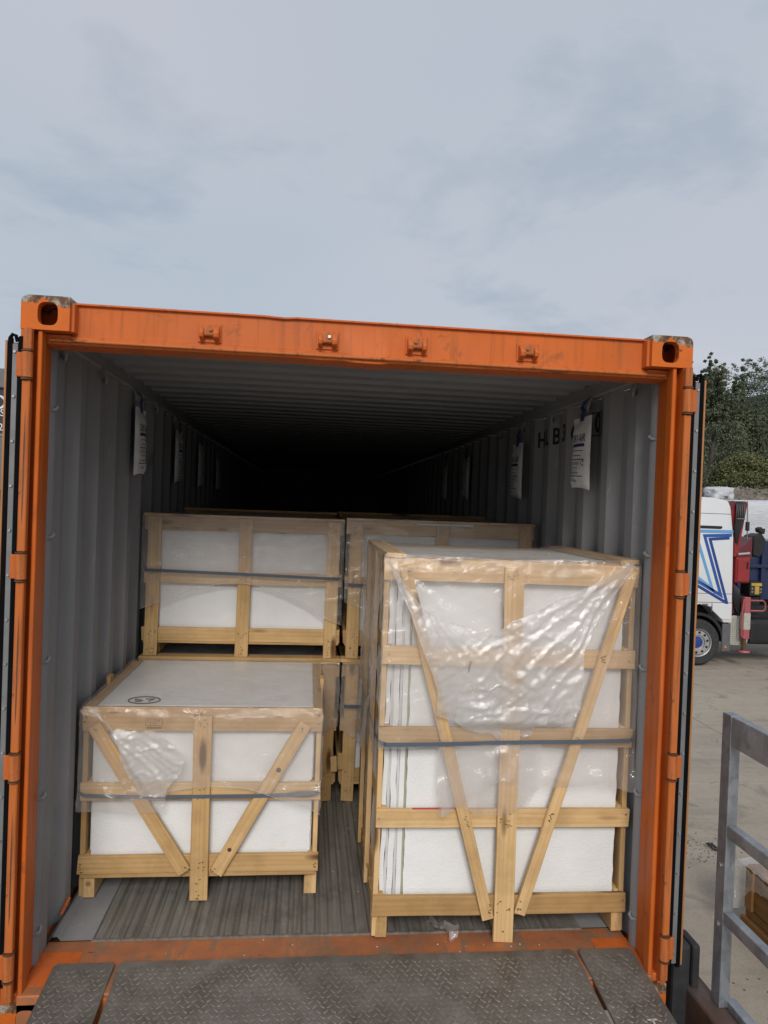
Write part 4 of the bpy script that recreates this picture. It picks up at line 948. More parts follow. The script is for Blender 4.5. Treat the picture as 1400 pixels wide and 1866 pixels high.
film_sheet('film_apron', RB, lambda a, b, d: (a, 1.60 - d, b), 'film', R1, 0.012, dR(61, 0.0), 0.002, 7)
film_sheet('film_top', [(-1.144, 1.59), (0.006, 1.59), (0.006, 2.7), (-1.144, 2.7)], lambda a, b, d: (a, b, 1.8185 + np.abs(d) * 0.5), 'film_side', R1, 0.03, wr(62), 0.001)
MB().tube([(a, 1.585, b) for a, b in RB[3:]], 0.0018, 5).build('film_hem', M['film_fold'], R1, smooth=True)
film_sheet('film_apron', [(0.012, 1.824), (1.155, 1.824), (1.155, 1.3), (0.7, 1.25), (0.2, 1.28), (0.012, 1.33)], lambda a, b, d: (a, 1.60 - d, b), 'film', R3, 0.012, dR(64, 0.03), 0.003, 8)
film_sheet('film_top', [(0.012, 1.59), (1.155, 1.59), (1.155, 2.7), (0.012, 2.7)], lambda a, b, d: (a, b, 1.8285 + np.abs(d) * 0.5), 'film_side', R3, 0.03, wr(65), 0.001)
box('white_tape', M['eps'], R3, 0.426, 0.765, 1.583, 1.5845, 1.797, 1.807)
film_sheet('film_apron', [(-1.14, 0.976), (0.006, 0.976), (0.006, 0.60), (-0.05, 0.585), (-0.12, 0.49), (-0.4, 0.55), (-1.14, 0.6)], lambda a, b, d: (a, 1.60 - d, b), 'film_side', R2, 0.014, dR(66, 0.0), 0.004, 9)
film_sheet('film_apron', [(0.014, 0.976), (0.6, 0.976), (0.6, 0.5), (0.25, 0.42), (0.14, 0.50), (0.014, 0.585)], lambda a, b, d: (a, 1.60 - d, b), 'film_side', R4, 0.014, dR(67, 0.03), 0.004, 10)
for u, v in ((-0.96, 1.735), (-0.70, 1.734), (-0.36, 1.722)): ldpe(R1, lambda a, b: (u + a, 1.578, v + b), 0.012)
board('split_block', (-0.008, 1.595, 0.33), (-0.014, 1.595, 0.42), 0.036, 0.02, NY, R2)
board('split_block', (0.031, 1.594, 0.345), (0.026, 1.594, 0.44), 0.034, 0.02, NY, R4)

# ================================================================== DESICCANT BAGS
def bag(sx, yc, zc, label, detail=True):
    w, h = 0.232, 0.355; x_w = 1.128
    b = thing('desiccant_bag', label, 'bag', (sx * x_w, yc, zc - h / 2), 'desiccant bags hung along the walls')
    nu, nv = 17, 25; V = []; F = []
    r = random.Random(int(yc * 100) + (sx > 0))
    for side in (0, 1):
        for i in range(nu):
            for j in range(nv):
                u, v = i / (nu - 1), j / (nv - 1)
                pr = (max(0, 1 - (2 * u - 1) ** 2) ** 0.5) * (max(0, min(1, v * 9, (0.93 - v) * 8)) ** 0.6)
                bulge = 0.022 * pr * (0.75 + 0.5 * (1 - v)) + 0.002 * math.sin(v * 19 + u * 7)
                yy = yc + (u - 0.5) * w * (1 - 0.05 * math.sin(math.pi * v)); zz = zc - h / 2 + h * v + 0.008 * (2 * u - 1) * (1 - v) + (0.006 * (1 - 4 * (u - 0.5) ** 2) if j == 0 else 0)
                V.append((sx * (x_w - (bulge + 0.0012 if side == 0 else -bulge * 0.3)), yy, zz))
    off = nu * nv
    for side in (0, 1):
        for i in range(nu - 1):
            for j in range(nv - 1):
                a = side * off + i * nv + j; q = (a, a + nv, a + nv + 1, a + 1); F.append(q if side == 0 else q[::-1])
    for j in range(nv - 1):
        F += [(j, j + 1, off + j + 1, off + j), (off - nv + j, 2 * off - nv + j, 2 * off - nv + j + 1, off - nv + j + 1)]
    mb = MB().add(V, F); mb.build('pouch', M['pouch'], b, smooth=True)
    # blue hook strap
    mb = MB(); z0 = zc + h / 2
    yh = yc - 0.01
    def strip(pts, wd):
        n0 = len(mb.v)
        for x, y, z in pts: mb.v += [(sx * x, y - wd / 2, z), (sx * x, y + wd / 2, z), (sx * (x + 0.003), y + wd / 2, z), (sx * (x + 0.003), y - wd / 2, z)]
        for i in range(len(pts) - 1):
            for q in range(4): mb.f.append((n0 + 4 * i + q, n0 + 4 * i + (q + 1) % 4, n0 + 4 * i + 4 + (q + 1) % 4, n0 + 4 * i + 4 + q))
    strip([(x_w - 0.012, yh, z0 - 0.02), (x_w - 0.008, yh, z0 + 0.004), (x_w - 0.004, yh - 0.006, z0 + 0.03), (x_w - 0.008, yh + 0.012, z0 + 0.05), (x_w + 0.004, yh - 0.014, z0 + 0.085), (x_w + 0.02, yh - 0.02, z0 + 0.088)], 0.042)
    mb.build('hook_strap', M['bluetape'], b)
    def face(u0, v0):
        def f(a, c):
            u = u0 + a / w; v = v0 + c / h; pr = (max(0, 1 - (2 * u - 1) ** 2) ** 0.5) * (max(0, min(1, v * 9, (0.93 - v) * 8)) ** 0.6)
            bl = 0.022 * pr * (0.75 + 0.5 * (1 - v)) + 0.002 * math.sin(v * 19 + u * 7)
            d = (u - 0.5) * w * -sx * (1 - 0.05 * math.sin(math.pi * v))
            # true surface at mirrored u for the right wall
            uu = 0.5 + (u - 0.5) * -sx; bl = 0.022 * pr * (0.75 + 0.5 * (1 - v)) + 0.002 * math.sin(v * 19 + uu * 7)
            return (sx * (x_w - bl - 0.0028), yc + d, zc - h / 2 + h * v + 0.008 * (2 * uu - 1) * (1 - v))
        return f
    def bar(u0, u1, v, t, mat='ink'):
        mb = MB(); n = max(3, int((u1 - u0) * 26)); f0 = face(0, 0)
        for i in range(n):
            a, c = u0 + (u1 - u0) * i / n, u0 + (u1 - u0) * (i + 1) / n
            k0 = len(mb.v); mb.v += [f0(a * w, (v - t / 2) * h), f0(c * w, (v - t / 2) * h), f0(c * w, (v + t / 2) * h), f0(a * w, (v + t / 2) * h)]; mb.f.append((k0, k0 + 1, k0 + 2, k0 + 3))
        mb.build('print_line', M[mat], b)
    if detail:
        writing('DRY-AIR', 0.056, face(0.5, 0.70), M['ink'], b, 'bag_lettering', sx=0.82)
        bar(0.16, 0.84, 0.607, 0.042, 'navy')
        for u0, u1, v, t in ((0.24, 0.78, 0.53, 0.010), (0.28, 0.68, 0.465, 0.010), (0.16, 0.86, 0.410, 0.013), (0.2, 0.6, 0.292, 0.008), (0.18, 0.62, 0.222, 0.012), (0.14, 0.80, 0.178, 0.013)):
            r2 = random.Random(int(v * 1000)); a = u0
            while a < u1:
                l_ = r2.uniform(0.04, 0.10); bar(a, min(u1, a + l_), v, t, 'navy' if v < 0.42 and v > 0.4 else 'ink'); a += l_ + 0.015
        writing('DO NOT EAT', 0.020, face(0.40, 0.352), M['ink'], b, 'bag_lettering', sx=0.9)
        writing('500 gms', 0.022, face(0.40, 0.115), M['ink'], b, 'bag_lettering', sx=0.9)
        mb = MB()
        for q in range(3):
            t0 = q * 2.0944 + 0.4
            for i in range(3):
                pass
            pts = [(0.0135 * math.cos(t0 + s_), 0.0135 * math.sin(t0 + s_)) for s_ in (0, 0.35, 0.7, 1.05, 1.4)]
            f0 = face(0.80, 0.36)
            for (a, c), (a2, c2) in zip(pts[:-1], pts[1:]):
                k0 = len(mb.v); mb.v += [f0(a * 0.72, c * 0.72), f0(a2 * 0.72, c2 * 0.72), f0(a2 * 1.1, c2 * 1.1), f0(a * 1.1, c * 1.1)]; mb.f.append((k0, k0 + 1, k0 + 2, k0 + 3))
        mb.build('recycling_mark', M['ink'], b)
    return b
bag(1, 0.852, 2.203, 'white desiccant bag nearest the door on the right wall, beside the boxed zero')
bag(1, 1.96, 2.16, 'second white desiccant bag from the door on the right wall')
bag(1, 3.487, 2.16, 'dim desiccant bag deep in the dark on the right wall, third from the door', False)
bag(1, 4.457, 2.16, 'faintest desiccant bag deep in the dark on the right wall, fourth from the door', False)
bag(-1, 1.39, 2.200, 'white desiccant bag nearest the door on the left wall')
bag(-1, 2.53, 2.19, 'second white desiccant bag from the door on the left wall')
bag(-1, 3.56, 2.18, 'dim desiccant bag deep in the dark on the left wall, third from the door', False)
bag(-1, 4.72, 2.17, 'faintest desiccant bag deep in the dark on the left wall, fourth from the door', False)

# scrap of torn film on the sill
SP = [(0.337, 0.373), (0.38, 0.385), (0.427, 0.326), (0.469, 0.300), (0.457, 0.25), (0.411, 0.195), (0.423, 0.27), (0.377, 0.305)]
scr = film_sheet('plastic_scrap', SP, lambda a, b, d: (a, b, 0.1585 + np.abs(d)), 'film_fold', None, 0.006, lambda a, b: 0.003 + 0.022 * np.abs(ridge(a * 18, b * 14, 71)) + 0.008 * vn(a * 60, b * 60, 72), 0.004, 11)
tag(scr, 'crumpled scrap of clear plastic on the orange door sill', 'plastic scrap')
mb = MB(); r = random.Random(17)
for _ in range(26):
    x, y = r.uniform(-0.9, 0.95), r.uniform(0.18, 1.5)
    if -1.15 < x < -0.1 and 0.55 < y: x = r.uniform(-0.08, 0.09)
    if 0.1 < x and y > 0.25: y = r.uniform(0.17, 0.25)
    s = r.uniform(0.001, 0.003); z = 0.1505 if y < 0.31 else 0.158
    mb.add([(x - s, y, z), (x, y - s, z), (x + s, y, z), (x, y + s * 1.4, z), (x, y, z + s)], [(0, 1, 4), (1, 2, 4), (2, 3, 4), (3, 0, 4)])
cr = mb.build('foam_crumbs', M['eps']); tag(cr, 'tiny white foam crumbs strewn over floor and sill', 'crumbs', kind='stuff')

# ================================================================== LOADING RAMP
RP = thing('loading_ramp', 'steel loading ramp with diamond tread lip plates resting on the door sill', 'ramp', (0, -0.2, GZ))
SL = 0.10                                               # the lip falls gently away from the sill
def lipz(y): return 0.168 + (y - 0.15) * SL
def lip(x0, x1, yt, name='lip_plate'):
    o = MB().prism([(x0, -0.55), (x1, -0.55), (x1, yt - 0.012), (x1 - 0.012, yt), (x0 + 0.012, yt), (x0, yt - 0.012)],
                   lambda x, y: (x, y, lipz(y) - 0.013), lambda x, y: (x, y, lipz(y))).build(name, M['plate'], RP, 0.002)
    mb = MB(); p = 0.0262; r = random.Random(int(x0 * 100)); row = 0
    y = -0.50
    while y < yt - 0.03:
        i = 0; x = x0 + 0.016 + (p * 0.5 if row % 2 else 0)
        while x < x1 - 0.014:
            a = rad(45 if (i + row) % 2 else -45) + r.uniform(-0.05, 0.05); c, s = math.cos(a), math.sin(a); Lh, Wh = 0.0145, 0.0046
            wear = 0.6 + 0.4 * abs(math.sin(x * 3 + y * 5)); hh = 0.0024 * wear
            def P(u, v, z): return (x + u * c - v * s, y + (u * s + v * c), lipz(y + u * s + v * c) + z)
            mb.add([P(-Lh, 0, -0.0003), P(-Lh * 0.45, -Wh, -0.0003), P(Lh * 0.45, -Wh, -0.0003), P(Lh, 0, -0.0003), P(Lh * 0.45, Wh, -0.0003), P(-Lh * 0.45, Wh, -0.0003),
                    P(-Lh * 0.62, 0, hh), P(-Lh * 0.32, -Wh * 0.5, hh), P(Lh * 0.32, -Wh * 0.5, hh), P(Lh * 0.62, 0, hh), P(Lh * 0.32, Wh * 0.5, hh), P(-Lh * 0.32, Wh * 0.5, hh)],
                   [(k, (k + 1) % 6, 6 + (k + 1) % 6, 6 + k) for k in range(6)] + [(6, 7, 8, 9, 10, 11)])
            x += p; i += 1
        y += p * 0.86; row += 1
    tr = mb.build('tread_pattern', M['tread'], o); tag(tr, kind='stuff')
    return o
lip(-1.085, -0.868, 0.148); lip(-0.850, 0.905, 0.148); lip(0.921, 1.142, 0.148)
box('ramp_deck', M['plate'], RP, -1.14, 1.14, -5.0, -0.552, 0.060, 0.088, 0.004)
for sx in (-1, 1):
    box('frame_beam', M['beam'], RP, sx * 1.302, sx * 1.392, -5.0, 0.10, -0.12, 0.100, 0.006)
    bp_ = box('bumper', M['rubber'], RP, sx * 1.245, sx * 1.315, 0.0, 0.10, -0.10, 0.262, 0.014, 2)
    box('bumper_cap', M['rubber'], RP, sx * 1.320, sx * 1.350, -0.005, 0.11, 0.06, 0.262, 0.010, 2)
    for yy in (-0.3, -4.7): box('ramp_leg', M['beam'], RP, sx * 1.28, sx * 1.40, yy - 0.06, yy + 0.06, GZ, -0.121, 0.006)
bl_ = plain('blue_ramp_paint', (0.02, 0.04, 0.12), 0.5)
box('blue_bracket', bl_, RP, 1.306, 1.388, -0.20, 0.08, -0.62, -0.122, 0.006)
box('blue_bracket', bl_, RP, -1.388, -1.306, -0.20, 0.08, -0.62, -0.122, 0.006)
box('ramp_apron', M['beam'], RP, -1.14, 1.14, -5.0, -0.56, -0.20, 0.058, 0.01)
# white painted mark on the lip corner
mb = MB()
for a, b, c_, d_ in ((1.02, 1.06, -0.235, -0.227), (1.032, 1.040, -0.26, -0.227), (1.055, 1.062, -0.25, -0.205), (1.04, 1.075, -0.212, -0.204)):
    mb.add([(a, c_, lipz(c_) + 0.0028), (b, c_, lipz(c_) + 0.0028), (b, d_, lipz(d_) + 0.0028), (a, d_, lipz(d_) + 0.0028)], [(0, 1, 2, 3)])
mb.build('paint_mark', plain('chalk_white', (0.45, 0.43, 0.4), 0.8), RP)

RA = thing('guard_rail', 'galvanised steel guard rail along the right edge of the ramp', 'railing', (1.38, -1.0, 0.1))
def rtube(name, x0, x1, y0, y1, z0, z1): return box(name, M['galv'], RA, x0, x1, y0, y1, z0, z1, 0.004, 2)
pp = rtube('post', 1.362, 1.402, -0.118, -0.062, 0.100, 1.184)
for z in (0.62, 0.40): MB().cyl((1.362, -0.09, z), (1.354, -0.09, z), 0.010, n=8).build('weld_lug', M['galv'], pp)
rtube('top_rail', 1.364, 1.400, -4.9, -0.1185, 1.072, 1.182)
rtube('middle_rail', 1.364, 1.400, -4.9, -0.1185, 0.735, 0.780)
rtube('middle_rail', 1.364, 1.400, -4.9, -0.1185, 0.415, 0.460)
rtube('bottom_rail', 1.395, 1.435, -4.9, -0.10, 0.085, 0.125)
for yy in (-1.7, -3.3, -4.87): rtube('post', 1.3625, 1.4015, yy - 0.028, yy + 0.028, 0.101, 1.071)

# ================================================================== PACKAGE ON THE GROUND
PK = thing('wooden_package', 'brown wooden crate half wrapped in film on the ground beyond the railing', 'crate', (3.8, 1.9, GZ))
x0, x1, y0, y1, z1 = 3.31, 4.5, 1.1, 2.66, GZ + 0.50
for i, (za, zb) in enumerate(((0.0, 0.10), (0.104, 0.17), (0.18, 0.33), (0.335, 0.48))):
    board('side_board', (x0, y1, GZ + (za + zb) / 2), (x0, y0, GZ + (za + zb) / 2), zb - za, 0.022, (-1, 0, 0), PK, 'wood_old')
    board('side_board', (x0 + 0.03, y1 + 0.001, GZ + (za + zb) / 2), (x1, y1 + 0.001, GZ + (za + zb) / 2), zb - za, 0.022, (0, 1, 0), PK, 'wood_old')
    board('side_board', (x0 + 0.03, y0 - 0.001, GZ + (za + zb) / 2), (x1, y0 - 0.001, GZ + (za + zb) / 2), zb - za, 0.022, (0, -1, 0), PK, 'wood_old')
for yy in (2.6, 2.2, 1.75, 1.2): board('batten', (x0 - 0.023, yy, GZ + 0.175), (x0 - 0.023, yy, GZ + 0.49), 0.085, 0.022, (-1, 0, 0), PK, 'wood_old')
board('foot_rail', (x0 - 0.03, y1 + 0.02, GZ + 0.05), (x0 - 0.03, y0, GZ + 0.05), 0.09, 0.03, (-1, 0, 0), PK, 'wood_old')
n = 8
for i in range(n): board('lid_board', (x0, y0 + (y1 - y0) * (i + 0.5) / n, z1), (x1, y0 + (y1 - y0) * (i + 0.5) / n, z1), (y1 - y0) / n - 0.008, 0.02, (0, 0, 1), PK, 'wood_old')
film_sheet('film', [(1.1, z1 + 0.01), (2.7, z1 + 0.01), (2.70, GZ + 0.18), (2.62, GZ + 0.24), (2.5, GZ + 0.38), (2.3, GZ + 0.42), (2.0, GZ + 0.36), (1.6, GZ + 0.30), (1.1, GZ + 0.33)], lambda a, b, d: (x0 - 0.06 - np.abs(d), a, b), 'film', PK, 0.016,
           lambda a, b: 0.02 * ridge(a * 6 + b * 3, b * 8, 81) + 0.01 * ridge(a * 15, b * 12, 82), 0.01, 12)
film_sheet('film', [(x0 - 0.1, z1 + 0.01), (x1, z1 + 0.01), (x1, GZ + 0.2), (x0 + 0.3, GZ + 0.1), (x0 - 0.02, GZ + 0.12), (x0 - 0.22, GZ + 0.08), (x0 - 0.12, GZ + 0.3)], lambda a, b, d: (a, y1 + 0.05 + np.abs(d), b), 'film_fold', PK, 0.016,
           lambda a, b: 0.02 * ridge(a * 7, b * 5, 83) + 0.01 * ridge(a * 15, b * 12, 84), 0.012, 13)
film_sheet('film', [(x0 - 0.06, y0), (x1, y0), (x1, y1 + 0.05), (x0 - 0.06, y1 + 0.05)], lambda a, b, d: (a, b, z1 + 0.012 + np.abs(d)), 'film', PK, 0.03, lambda a, b: 0.012 * ridge(a * 6, b * 5, 85), 0.01, 14)
r = random.Random(8); mb = MB(); pts = [(3.80 + 0.05 * math.cos(i * 0.9) * (1 + 0.3 * r.random()), 3.93 + 0.12 * math.sin(i * 0.55), GZ + 0.012 + 0.006 * (i % 3)) for i in range(26)]
mb.tube([(3.8 + (q[0] - 3.8) * 0.6, 3.93 + (q[1] - 3.93) * 0.6, q[2]) for q in pts], 0.005, 6); ro = mb.build('rope_tangle', M['rubber'], None, smooth=True); tag(ro, 'small dark tangle of rope lying on the concrete', 'rope')

# ================================================================== TRUCK
TY = 11.9
TRK = thing('crane_truck', 'white truck with blue star stripes and a red loading crane behind its cab', 'truck', (9.0, TY + 1.2, GZ))
def tpaint(name, col, rough=0.3, var=0.06): 
    t = Mt(name, col, rough, 0, 0.5); f = t.noise(t.coord(), 2.0, 6, 0.65)
    t.color(t.ramp(f, [(0.3, tuple(c * (1 - var) for c in col)), (0.7, col)])); t.b.inputs['Coat Weight'].default_value = 0.3; return t.m
M['twhite'] = tpaint('truck_white', (0.66, 0.68, 0.70)); M['tred'] = tpaint('crane_red', (0.30, 0.022, 0.025), 0.4, 0.3); M['tdred'] = tpaint('dark_crane_red', (0.13, 0.015, 0.022), 0.45, 0.3)
M['tblue'] = tpaint('body_blue', (0.012, 0.025, 0.085), 0.4, 0.3); M['sb1'] = tpaint('stripe_blue', (0.018, 0.085, 0.33)); M['sb2'] = tpaint('stripe_light_blue', (0.13, 0.34, 0.62)); M['sb0'] = tpaint('stripe_dark_blue', (0.012, 0.05, 0.24))
M['tgrey'] = plain('grey_plastic', (0.10, 0.105, 0.115), 0.6); M['tblack'] = plain('black_plastic', (0.012, 0.012, 0.013), 0.5, 0, 0.3); M['chrome'] = plain('wheel_alloy', (0.5, 0.5, 0.5), 0.35, 0.7)
M['beige'] = plain('beige_plate', (0.40, 0.39, 0.34), 0.6, 0, 0.15, 20); M['yellow'] = plain('yellow_label', (0.45, 0.30, 0.05), 0.5); M['pink'] = tpaint('faded_red', (0.42, 0.10, 0.11), 0.5, 0.3)
cab = [(6.62, -0.75), (6.58, 0.2), (6.72, 1.3), (6.95, 2.02), (7.25, 2.24), (7.9, 2.315), (8.35, 2.31), (8.60, 2.275), (8.71, 2.24), (8.765, 2.12), (8.80, 1.9), (8.86, 1.45), (8.885, 0.3), (8.905, -0.365), (8.70, -0.365), (8.62, -0.19), (8.45, -0.04), (8.157, 0.02), (7.86, -0.04), (7.68, -0.19), (7.60, -0.45), (7.58, -0.75)]
MB().prism(cab, lambda x, z: (x, TY, z), lambda x, z: (x, TY + 2.45, z)).build('cab', M['twhite'], TRK, 0.035, True, seg=2)
yq = TY - 0.004
def quad(name, pts, mat, y=yq, th=0.006, parent=TRK, bev=0): return MB().prism(pts, lambda x, z: (x, y - th, z), lambda x, z: (x, y + 0.003, z)).build(name, mat, parent, bev)
# panel seams
for p in (((7.0, 1.966), (8.79, 1.966), 0), ((7.0, 0.257), (8.885, 0.257), 0), ((7.7, 0.066), (8.89, 0.066), 0)):
    quad('panel_seam', [(p[0][0], p[0][1] - 0.006), (p[1][0], p[1][1] - 0.006), (p[1][0], p[1][1] + 0.006), (p[0][0], p[0][1] + 0.006)], M['tgrey'], TY, 0.0015)
for x, za, zb in ((8.095, 0.06, 1.60), (8.43, -0.14, 0.06)): quad('panel_seam', [(x - 0.006, za), (x + 0.006, za), (x + 0.006, zb), (x - 0.006, zb)], M['tgrey'], TY, 0.0015)
quad('side_locker', [(8.44, -0.10), (8.66, -0.29), (8.885, -0.29), (8.88, 0.04), (8.44, 0.04)], M['twhite'], TY, 0.012, TRK, 0.008)
quad('door_handle', [(8.22, 0.0), (8.33, 0.0), (8.34, 0.035), (8.22, 0.035)], M['tgrey'], TY, 0.02, TRK, 0.006)
quad('side_window', [(7.3, 1.64), (8.55, 1.64), (8.60, 1.665), (8.58, 1.705), (7.3, 1.705)], M['tblack'], TY, 0.006, TRK, 0.004)
quad('door_window', [(6.98, 0.80), (7.78, 0.80), (7.78, 1.55), (7.10, 1.55)], M['tblack'], TY, 0.005, TRK, 0.004)
MB().prism([(6.655, 0.75), (6.735, 1.28), (6.905, 1.80), (6.90, 1.82), (6.72, 1.29), (6.64, 0.75)], lambda x, z: (x - 0.01, TY + 0.15, z), lambda x, z: (x - 0.01, TY + 2.3, z)).build('windscreen', M['tblack'], TRK)
# star stripes: three bent bands
def band(pts, w, mat):
    mb = MB(); P_ = [Vector((a, b)) for a, b in pts]; Lf = []; Rt = []
    for i, p in enumerate(P_):
        d0 = (P_[i] - P_[i - 1]).normalized() if i else None; d1 = (P_[i + 1] - P_[i]).normalized() if i + 1 < len(P_) else None
        if d0 is None: nrm = Vector((-d1.y, d1.x)); k_ = 1
        elif d1 is None: nrm = Vector((-d0.y, d0.x)); k_ = 1
        else:
            n0, n1_ = Vector((-d0.y, d0.x)), Vector((-d1.y, d1.x)); nrm = (n0 + n1_).normalized(); k_ = 1 / max(0.35, nrm.dot(n0))
        Lf.append(p + nrm * w / 2 * k_); Rt.append(p - nrm * w / 2 * k_)
    n = len(P_); V = [(q.x, yq, q.y) for q in Lf] + [(q.x, yq, q.y) for q in Rt]
    mb.add(V, [(i, i + 1, n + i + 1, n + i) for i in range(n - 1)]); mb.build('stripe', mat, TRK)
band([(8.84, 1.592), (7.98, 1.582), (8.42, 0.36), (7.70, 0.86)], 0.068, M['sb2'])
band([(8.815, 1.518), (8.20, 1.488), (8.62, 0.225), (7.70, 0.72)], 0.066, M['sb1'])
band([(8.765, 1.455), (8.325, 1.418), (8.765, 0.06), (7.70, 0.62)], 0.062, M['sb0'])
# wheel
def wheel(cx, cy, parent):
    w = MB().lathe([(0.30, 0.02), (0.305, -0.005), (0.34, -0.01), (0.44, -0.012), (0.485, 0.03), (0.50, 0.08), (0.50, 0.24), (0.48, 0.29), (0.34, 0.31), (0.30, 0.29)], (cx, cy, GZ + 0.5), 'y', 36).build('wheel', M['rubber'], parent, smooth=True)
    MB().lathe([(0.305, 0.012), (0.30, 0.005), (0.285, 0.01), (0.275, 0.04), (0.262, 0.06), (0.255, 0.02), (0.165, 0.02), (0.155, 0.05), (0.12, 0.05)], (cx, cy, GZ + 0.5), 'y', 36).build('rim', M['chrome'], w, smooth=True)
    MB().lathe([(0.125, 0.05), (0.115, 0.03), (0.10, 0.012), (0.05, 0.004), (0.001, 0.004)], (cx, cy, GZ + 0.5), 'y', 24).build('hub', M['sb0'], w, smooth=True)
    for k_ in range(10):
        t = 2 * math.pi * (k_ + 0.3) / 10; px, pz = cx + 0.215 * math.cos(t), GZ + 0.5 + 0.215 * math.sin(t)
        MB().cyl((px, cy + 0.022, pz), (px, cy + 0.015, pz), 0.028, n=12).build('rim_hole', M['tblack'], w)
    MB().lathe([(0.001, 0.06), (0.26, 0.06)], (cx, cy, GZ + 0.5), 'y', 24).build('brake_drum', M['tblack'], w)
wheel(8.157, TY - 0.01, TRK); wheel(8.157, TY + 2.1, TRK); wheel(12.2, TY - 0.01, TRK)
arch = [(8.157 + 0.60 * math.cos(t), -0.78 + 0.62 * math.sin(t)) for t in [math.pi * i / 16 for i in range(17)]] + [(8.157 + 0.54 * math.cos(t), -0.78 + 0.56 * math.sin(t)) for t in [math.pi * (16 - i) / 16 for i in range(17)]]
MB().prism(arch, lambda x, z: (x, TY + 0.03, z), lambda x, z: (x, TY + 0.55, z)).build('wheel_arch', M['tblack'], TRK)
box('underbody', M['tblack'], TRK, 6.8, 13.5, TY + 0.5, TY + 1.9, -0.72, -0.05, 0.02)
box('mudflap', M['tgrey'], TRK, 8.70, 8.885, TY + 0.01, TY + 0.05, -0.985, -0.385, 0.012)
MB().cyl((8.775, TY + 0.008, -0.885), (8.775, TY - 0.004, -0.885), 0.03, n=14).build('marker_lamp', plain('amber', (0.6, 0.2, 0.02), 0.3), TRK)
# crane
MB().prism([(8.77, 2.24), (9.14, 2.25), (9.16, 2.17), (9.06, 1.55), (9.00, 1.05), (8.90, 1.05), (8.90, 1.6), (8.84, 2.0)], lambda x, z: (x, TY + 0.15, z), lambda x, z: (x, TY + 0.28, z)).build('crane_boom', M['tdred'], TRK, 0.015)
MB().prism([(8.77, 2.24), (8.87, 2.26), (8.95, 1.6), (8.98, 1.05), (8.90, 1.05), (8.90, 1.6), (8.80, 2.0)], lambda x, z: (x, TY + 0.03, z), lambda x, z: (x, TY + 0.13, z)).build('crane_boom', M['tred'], TRK, 0.012)
MB().prism([(9.06, 2.26), (9.155, 2.24), (9.15, 2.1), (9.03, 1.3), (8.99, 1.05), (8.94, 1.05), (9.03, 1.7)], lambda x, z: (x, TY + 0.03, z), lambda x, z: (x, TY + 0.13, z)).build('crane_boom', M['tred'], TRK, 0.012)
for cx, cz, rr in ((8.82, 2.17, 0.085), (9.09, 2.18, 0.075)): MB().cyl((cx, TY + 0.02, cz), (cx, TY + 0.30, cz), rr, n=20).build('pivot_pin', M['tdred'], TRK, 0.006, True)
r = random.Random(5)
for i in range(5):
    xx = 8.88 + 0.042 * i; MB().tube([(xx, TY + 0.06, 2.24), (xx + 0.01, TY - 0.02, 2.15), (xx, TY - 0.03, 1.9), (xx - 0.02 * i, TY - 0.02, 1.6), (8.94, TY + 0.03, 1.35)], 0.022, 8).build('hose', M['tblack'], TRK, smooth=True)
box('hose_clamp', M['alu'], TRK, 8.87, 9.07, TY - 0.07, TY - 0.055, 1.865, 1.885, 0.004)
MB().cyl((9.02, TY + 0.9, 0.4), (9.02, TY + 0.9, 1.3), 0.2, n=20).build('crane_column', M['tred'], TRK, 0.01, True)
MB().prism([(8.98, 1.16), (9.33, 1.50), (9.33, 1.0), (9.15, 1.0), (8.98, 1.06)], lambda x, z: (x, TY + 0.05, z), lambda x, z: (x, TY + 0.5, z)).build('crane_base', M['tdred'], TRK, 0.012)
MB().prism([(9.33, 1.52), (9.52, 1.58), (9.62, 1.45), (9.60, 1.18), (9.48, 1.05), (9.34, 1.10)], lambda x, z: (x, TY + 0.03, z), lambda x, z: (x, TY + 0.4, z)).build('grab_frame', M['tblack'], TRK, 0.02)
MB().prism([(9.47, 1.60), (9.45, 1.68), (9.52, 1.72), (9.57, 1.66), (9.62, 1.69), (9.60, 1.56)], lambda x, z: (x, TY + 0.05, z), lambda x, z: (x, TY + 0.2, z)).build('grab_hook', M['tblack'], TRK, 0.015)
MB().tube([(8.99, TY + 0.03, 1.11), (9.25, TY + 0.03, 1.14)], 0.03, 10).build('hydraulic_cylinder', M['chrome'], TRK, smooth=True)
box('crane_mount', M['tdred'], TRK, 8.90, 9.0, TY + 0.12, TY + 1.5, -0.2, 1.06, 0.01)
tb = box('tool_box', M['tred'], TRK, 8.95, 9.285, TY + 0.02, TY + 0.5, 0.49, 1.06, 0.05, 3)
box('tool_box_lid', M['tred'], tb, 8.985, 9.25, TY - 0.002, TY + 0.02, 0.53, 1.02, 0.03, 2); box('latch', M['tblack'], tb, 9.18, 9.215, TY - 0.018, TY - 0.002, 0.80, 0.96, 0.006)
cp_ = box('control_panel', M['tblack'], TRK, 9.31, 9.62, TY + 0.05, TY + 0.4, 0.22, 0.53, 0.01)
for a, b, c_, d_, m_ in ((9.34, 9.58, 0.44, 0.50, 'yellow'), (9.42, 9.52, 0.26, 0.43, 'yellow'), (9.345, 9.385, 0.36, 0.40, 'alu'), (9.345, 9.385, 0.29, 0.33, 'alu'), (9.54, 9.58, 0.35, 0.39, 'alu'), (9.53, 9.585, 0.29, 0.32, 'alu')):
    box('panel_label', M[m_], cp_, a, b, TY + 0.042, TY + 0.05, c_, d_)
lg = box('outrigger_leg', M['pink'], TRK, 9.14, 9.285, TY - 0.05, TY + 0.09, -0.70, 0.20, 0.012)
box('leg_band', M['beige'], lg, 9.135, 9.29, TY - 0.056, TY + 0.095, -0.50, -0.14, 0.008)
